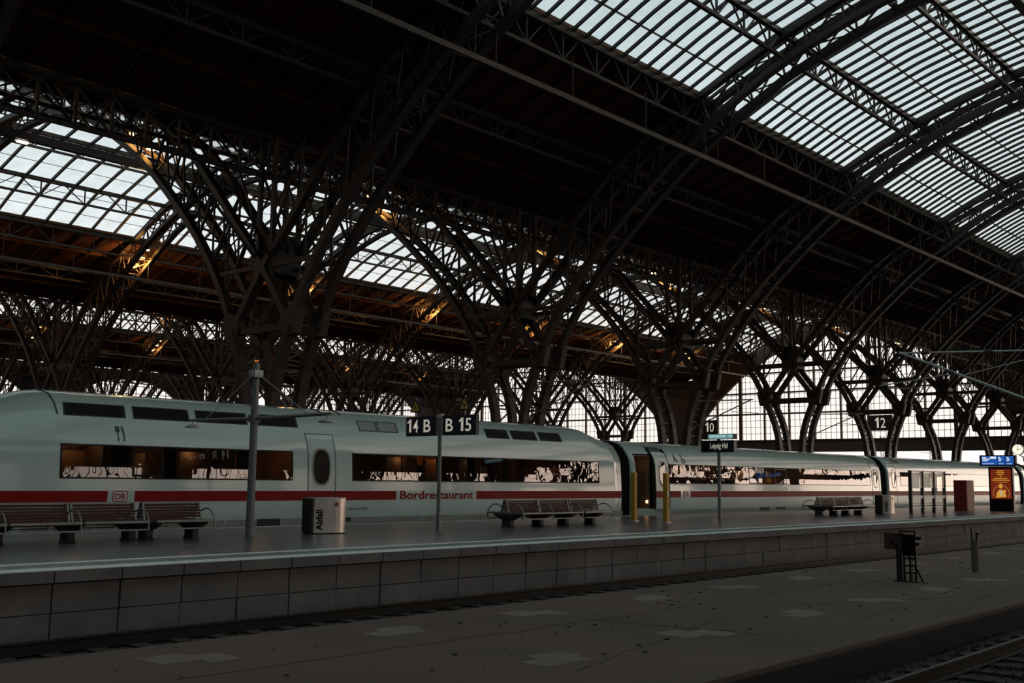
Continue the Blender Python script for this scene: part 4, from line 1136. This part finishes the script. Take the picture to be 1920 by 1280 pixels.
b = MB(); b.tube([(25.55, 8.50, .88), (25.55, 8.51, 1.2)], .016, 8, .01); b.tube([(25.62, 8.42, .88), (25.62, 8.42, 1.07)], .02, 8); b.bar((25.62, 8.42, 1.05), (25.62, 8.35, 1.04), .025, .025); put(b, 'rod', M['black'], t)
# overhead line bracket at the right
X = 34.9
t = thing('overhead_line_bracket', 'pale tubular overhead line bracket reaching in from the right edge', 'overhead line bracket', (X, 8.6, LZ))
b = MB(); b.bar((X, 8.6, LZ), (X, 8.6, 8.2), .25, .25); put(b, 'mast', M['galv'], t)
b = MB(); b.tube([(X, 13.6, 6.36), (X, 8.6, 6.13)], .032, 8); put(b, 'top_tube', M['galv'], t)
b = MB(); b.tube([(X, 13.68, 6.39), (X, 8.6, 4.18)], .04, 8); put(b, 'cantilever_tube', M['galv'], t)
b = MB(); b.tube([(X, 11.68, 5.53), (X, 8.6, 6.15)], .02, 8); put(b, 'strut', M['galv'], t)
b = MB(); b.tube([(X, 14.35, 5.33), (X, 12.0, 5.60)], .022, 8); b.tube([(X, 14.1, 5.22), (X, 13.0, 5.20)], .015, 6); put(b, 'steady_arm', M['galv'], t)
b = MB()
for y, z in ((12.95, 6.33), (12.2, 5.72), (11.0, 6.24)): b.tube([(X, y, z), (X, y-.25, z-.01 if z > 6 else z-.11)], .06, 8)
put(b, 'insulator', M['wall'], t)
# second bracket over the track behind, and one over the train track
def small_bracket(X, y, z, label, L=3.0):
    t = thing('overhead_line_bracket', label, 'overhead line bracket', (X, y, z))
    b = MB(); b.tube([(0, 0, 0), (0, L, .05)], .035, 8); b.build('top_tube', M['galv'], t)
    b = MB(); b.tube([(0, .1, 0), (0, L, -1.5)], .035, 8); b.build('cantilever_tube', M['galv'], t)
    b = MB(); b.tube([(0, -.3, -.75), (0, 1.3, -.62)], .02, 6); b.build('steady_arm', M['galv'], t)
for X, lab in ((52.6+.6-14.13*1.0, 'small overhead line bracket on the column right of the platform 14 and 15 sign'), (52.6+.6, 'small overhead line bracket on the column left of the number 10 board'), (66.8+.6, 'small overhead line bracket on the first column right of the number 10 board')):
    small_bracket(X-.1, 28.9, 6.6, lab, 3.9)

# hanging number boards before the end wall
for wd, y0, y1, lab, nm in (('10', 74.75, 72.4, 'dark hanging board with lit number 10 below the bright window', '10'), ('12', 52.3, 49.5, 'dark hanging board with lit number 12, framed by a forked column', '12'), ('2', 36.6, 34.6, 'dark hanging board showing a single 2, near the right edge', '2')):
    t = thing('number_board', lab, 'sign', (XEND-1.0, (y0+y1)/2, 8.3))
    b = MB(); b.box(XEND-1.0, XEND-.8, y1, y0, 8.3, 10.1); pn = put(b, 'board', M['steel_dark'], t)
    c_ = (y0+y1)/2
    lett(t, wd, XEND-1.03, c_+.62 if len(wd) > 1 else c_+.35, c_-.62 if len(wd) > 1 else c_-.35, 8.62, 1.2, M['number'], 'number', .0, pn)
    b = MB()
    for y in (y0-.3, y1+.3): b.box(XEND-.92, XEND-.88, y-.02, y+.02, 10.1, 14.0 if len(wd) > 1 else 11.5); b.box(XEND-.9, XEND-.1, y-.03, y+.03, 9.4, 9.5)
    put(b, 'hanger', M['steel_dark'], t)

# ------------------------------------------------------------------ lamps in the neighbouring halls
def flood(side):
    root = thing('arch_lamp', '-', 'lamp')
    for k, (o, z) in enumerate(((9.55, 16.55), (10.35, 17.1), (11.1, 17.55))):
        y = o if side == 0 else SPAN-o
        b = MB(); b.box(.32, .88, y-.14, y+.14, z+.02, z+.26); b.bar((.6, y, z+.2), (.6, y, z+.8), .05, .05)
        b.build('housing', M['lampbody'], root)
        b = MB(); q = .22 if k == 1 else .16
        b.box(.6-q, .6+q, y-.14, y+.14, z-.03, z+.02); b.build('bulb', M['lamp'], root)
    return root
FL = [flood(0), flood(1)]; used = [False, False]
for h in (2, 3):
    for k in range(-2, 7):
        for side in (0, 1):
            if h == 3 and (side == 0 and k % 2): continue
            o = FL[side] if not used[side] else copy_tree(FL[side]); used[side] = True
            o.location = (cx(k), hall_y(h), 0)
            if h == 2 and k in NICK:
                lab = ('glowing orange lamps high on the near flank of the arch over the column ' if side == 0 else 'glowing orange lamps under the boards, far end of the arch over the column ') + NICK[k]
                if len(lab.split()) > 16: lab = ('orange lamps on near flank of arch, column ' if side == 0 else 'orange lamps at far end of arch, column ') + NICK[k]
                if len(lab.split()) > 16: lab = ' '.join(lab.split()[:16])
                relabel(o, lab)
            elif h == 2: relabel(o, 'glowing orange lamps on the neighbouring hall arches at the left edge', 'lamps at the left edge')
            else: relabel(o, 'dim orange lamps on the arches of the third hall', 'third hall lamps')
            yy = hall_y(h) + (10.3 if side == 0 else SPAN-10.3)
            e = (560 if side == 1 else 90) if h == 2 else 220
            plight('sodium_light', (cx(k)+.6, yy, 16.75), e, (1, .46, .11), .15)
# little tube lamps below the crown beam
tl = None
for k in range(-1, 7):
    b = MB()
    if tl is None:
        b.box(-.28, .28, -.12, .12, -.10, -.02); tl = b.build('tube_lamp', M['tubelamp']); o = tl
    else:
        o = tl.copy(); COL.objects.link(o)
    o.location = (cx(k)+.65, hall_y(2)+HALF, 19.52)
    tag(o, 'small bright lamp under the crown beam of the neighbouring hall', 'lamp', 'crown beam lamps')

# masts outside beyond the end wall
for i, (x, y) in enumerate(((190, 78), (230, 72), (200, 60), (260, 95))):
    t = thing('lattice_mast', 'thin distant lattice mast outside, seen below the end window', 'mast', (x, y, -.38), 'outside masts')
    b = MB()
    for sx in (-.3, .3):
        for sy in (-.3, .3): b.bar((sx, sy, 0), (sx, sy, 11), .08, .08)
    for k in range(12): b.bar((-.3, -.3, k*.9), (.3, .3, k*.9+.9), .05, .05); b.bar((.3, -.3, k*.9+.9), (-.3, .3, k*.9), .05, .05)
    b.build('tower', M['outmast'], t)
    b = MB(); b.bar((0, -2.5, 10), (0, 2.5, 10), .1, .1); b.build('crossarm', M['outmast'], t)

SC.view_settings.view_transform = 'Standard'
SC.view_settings.look = 'None'
SC.view_settings.exposure = 0.0
SC.view_settings.gamma = 1.0
SC.view_settings.use_curve_mapping = False
SC.cycles.max_bounces = 8
SC.cycles.transparent_max_bounces = 16
SC.cycles.sample_clamp_indirect = 4.0
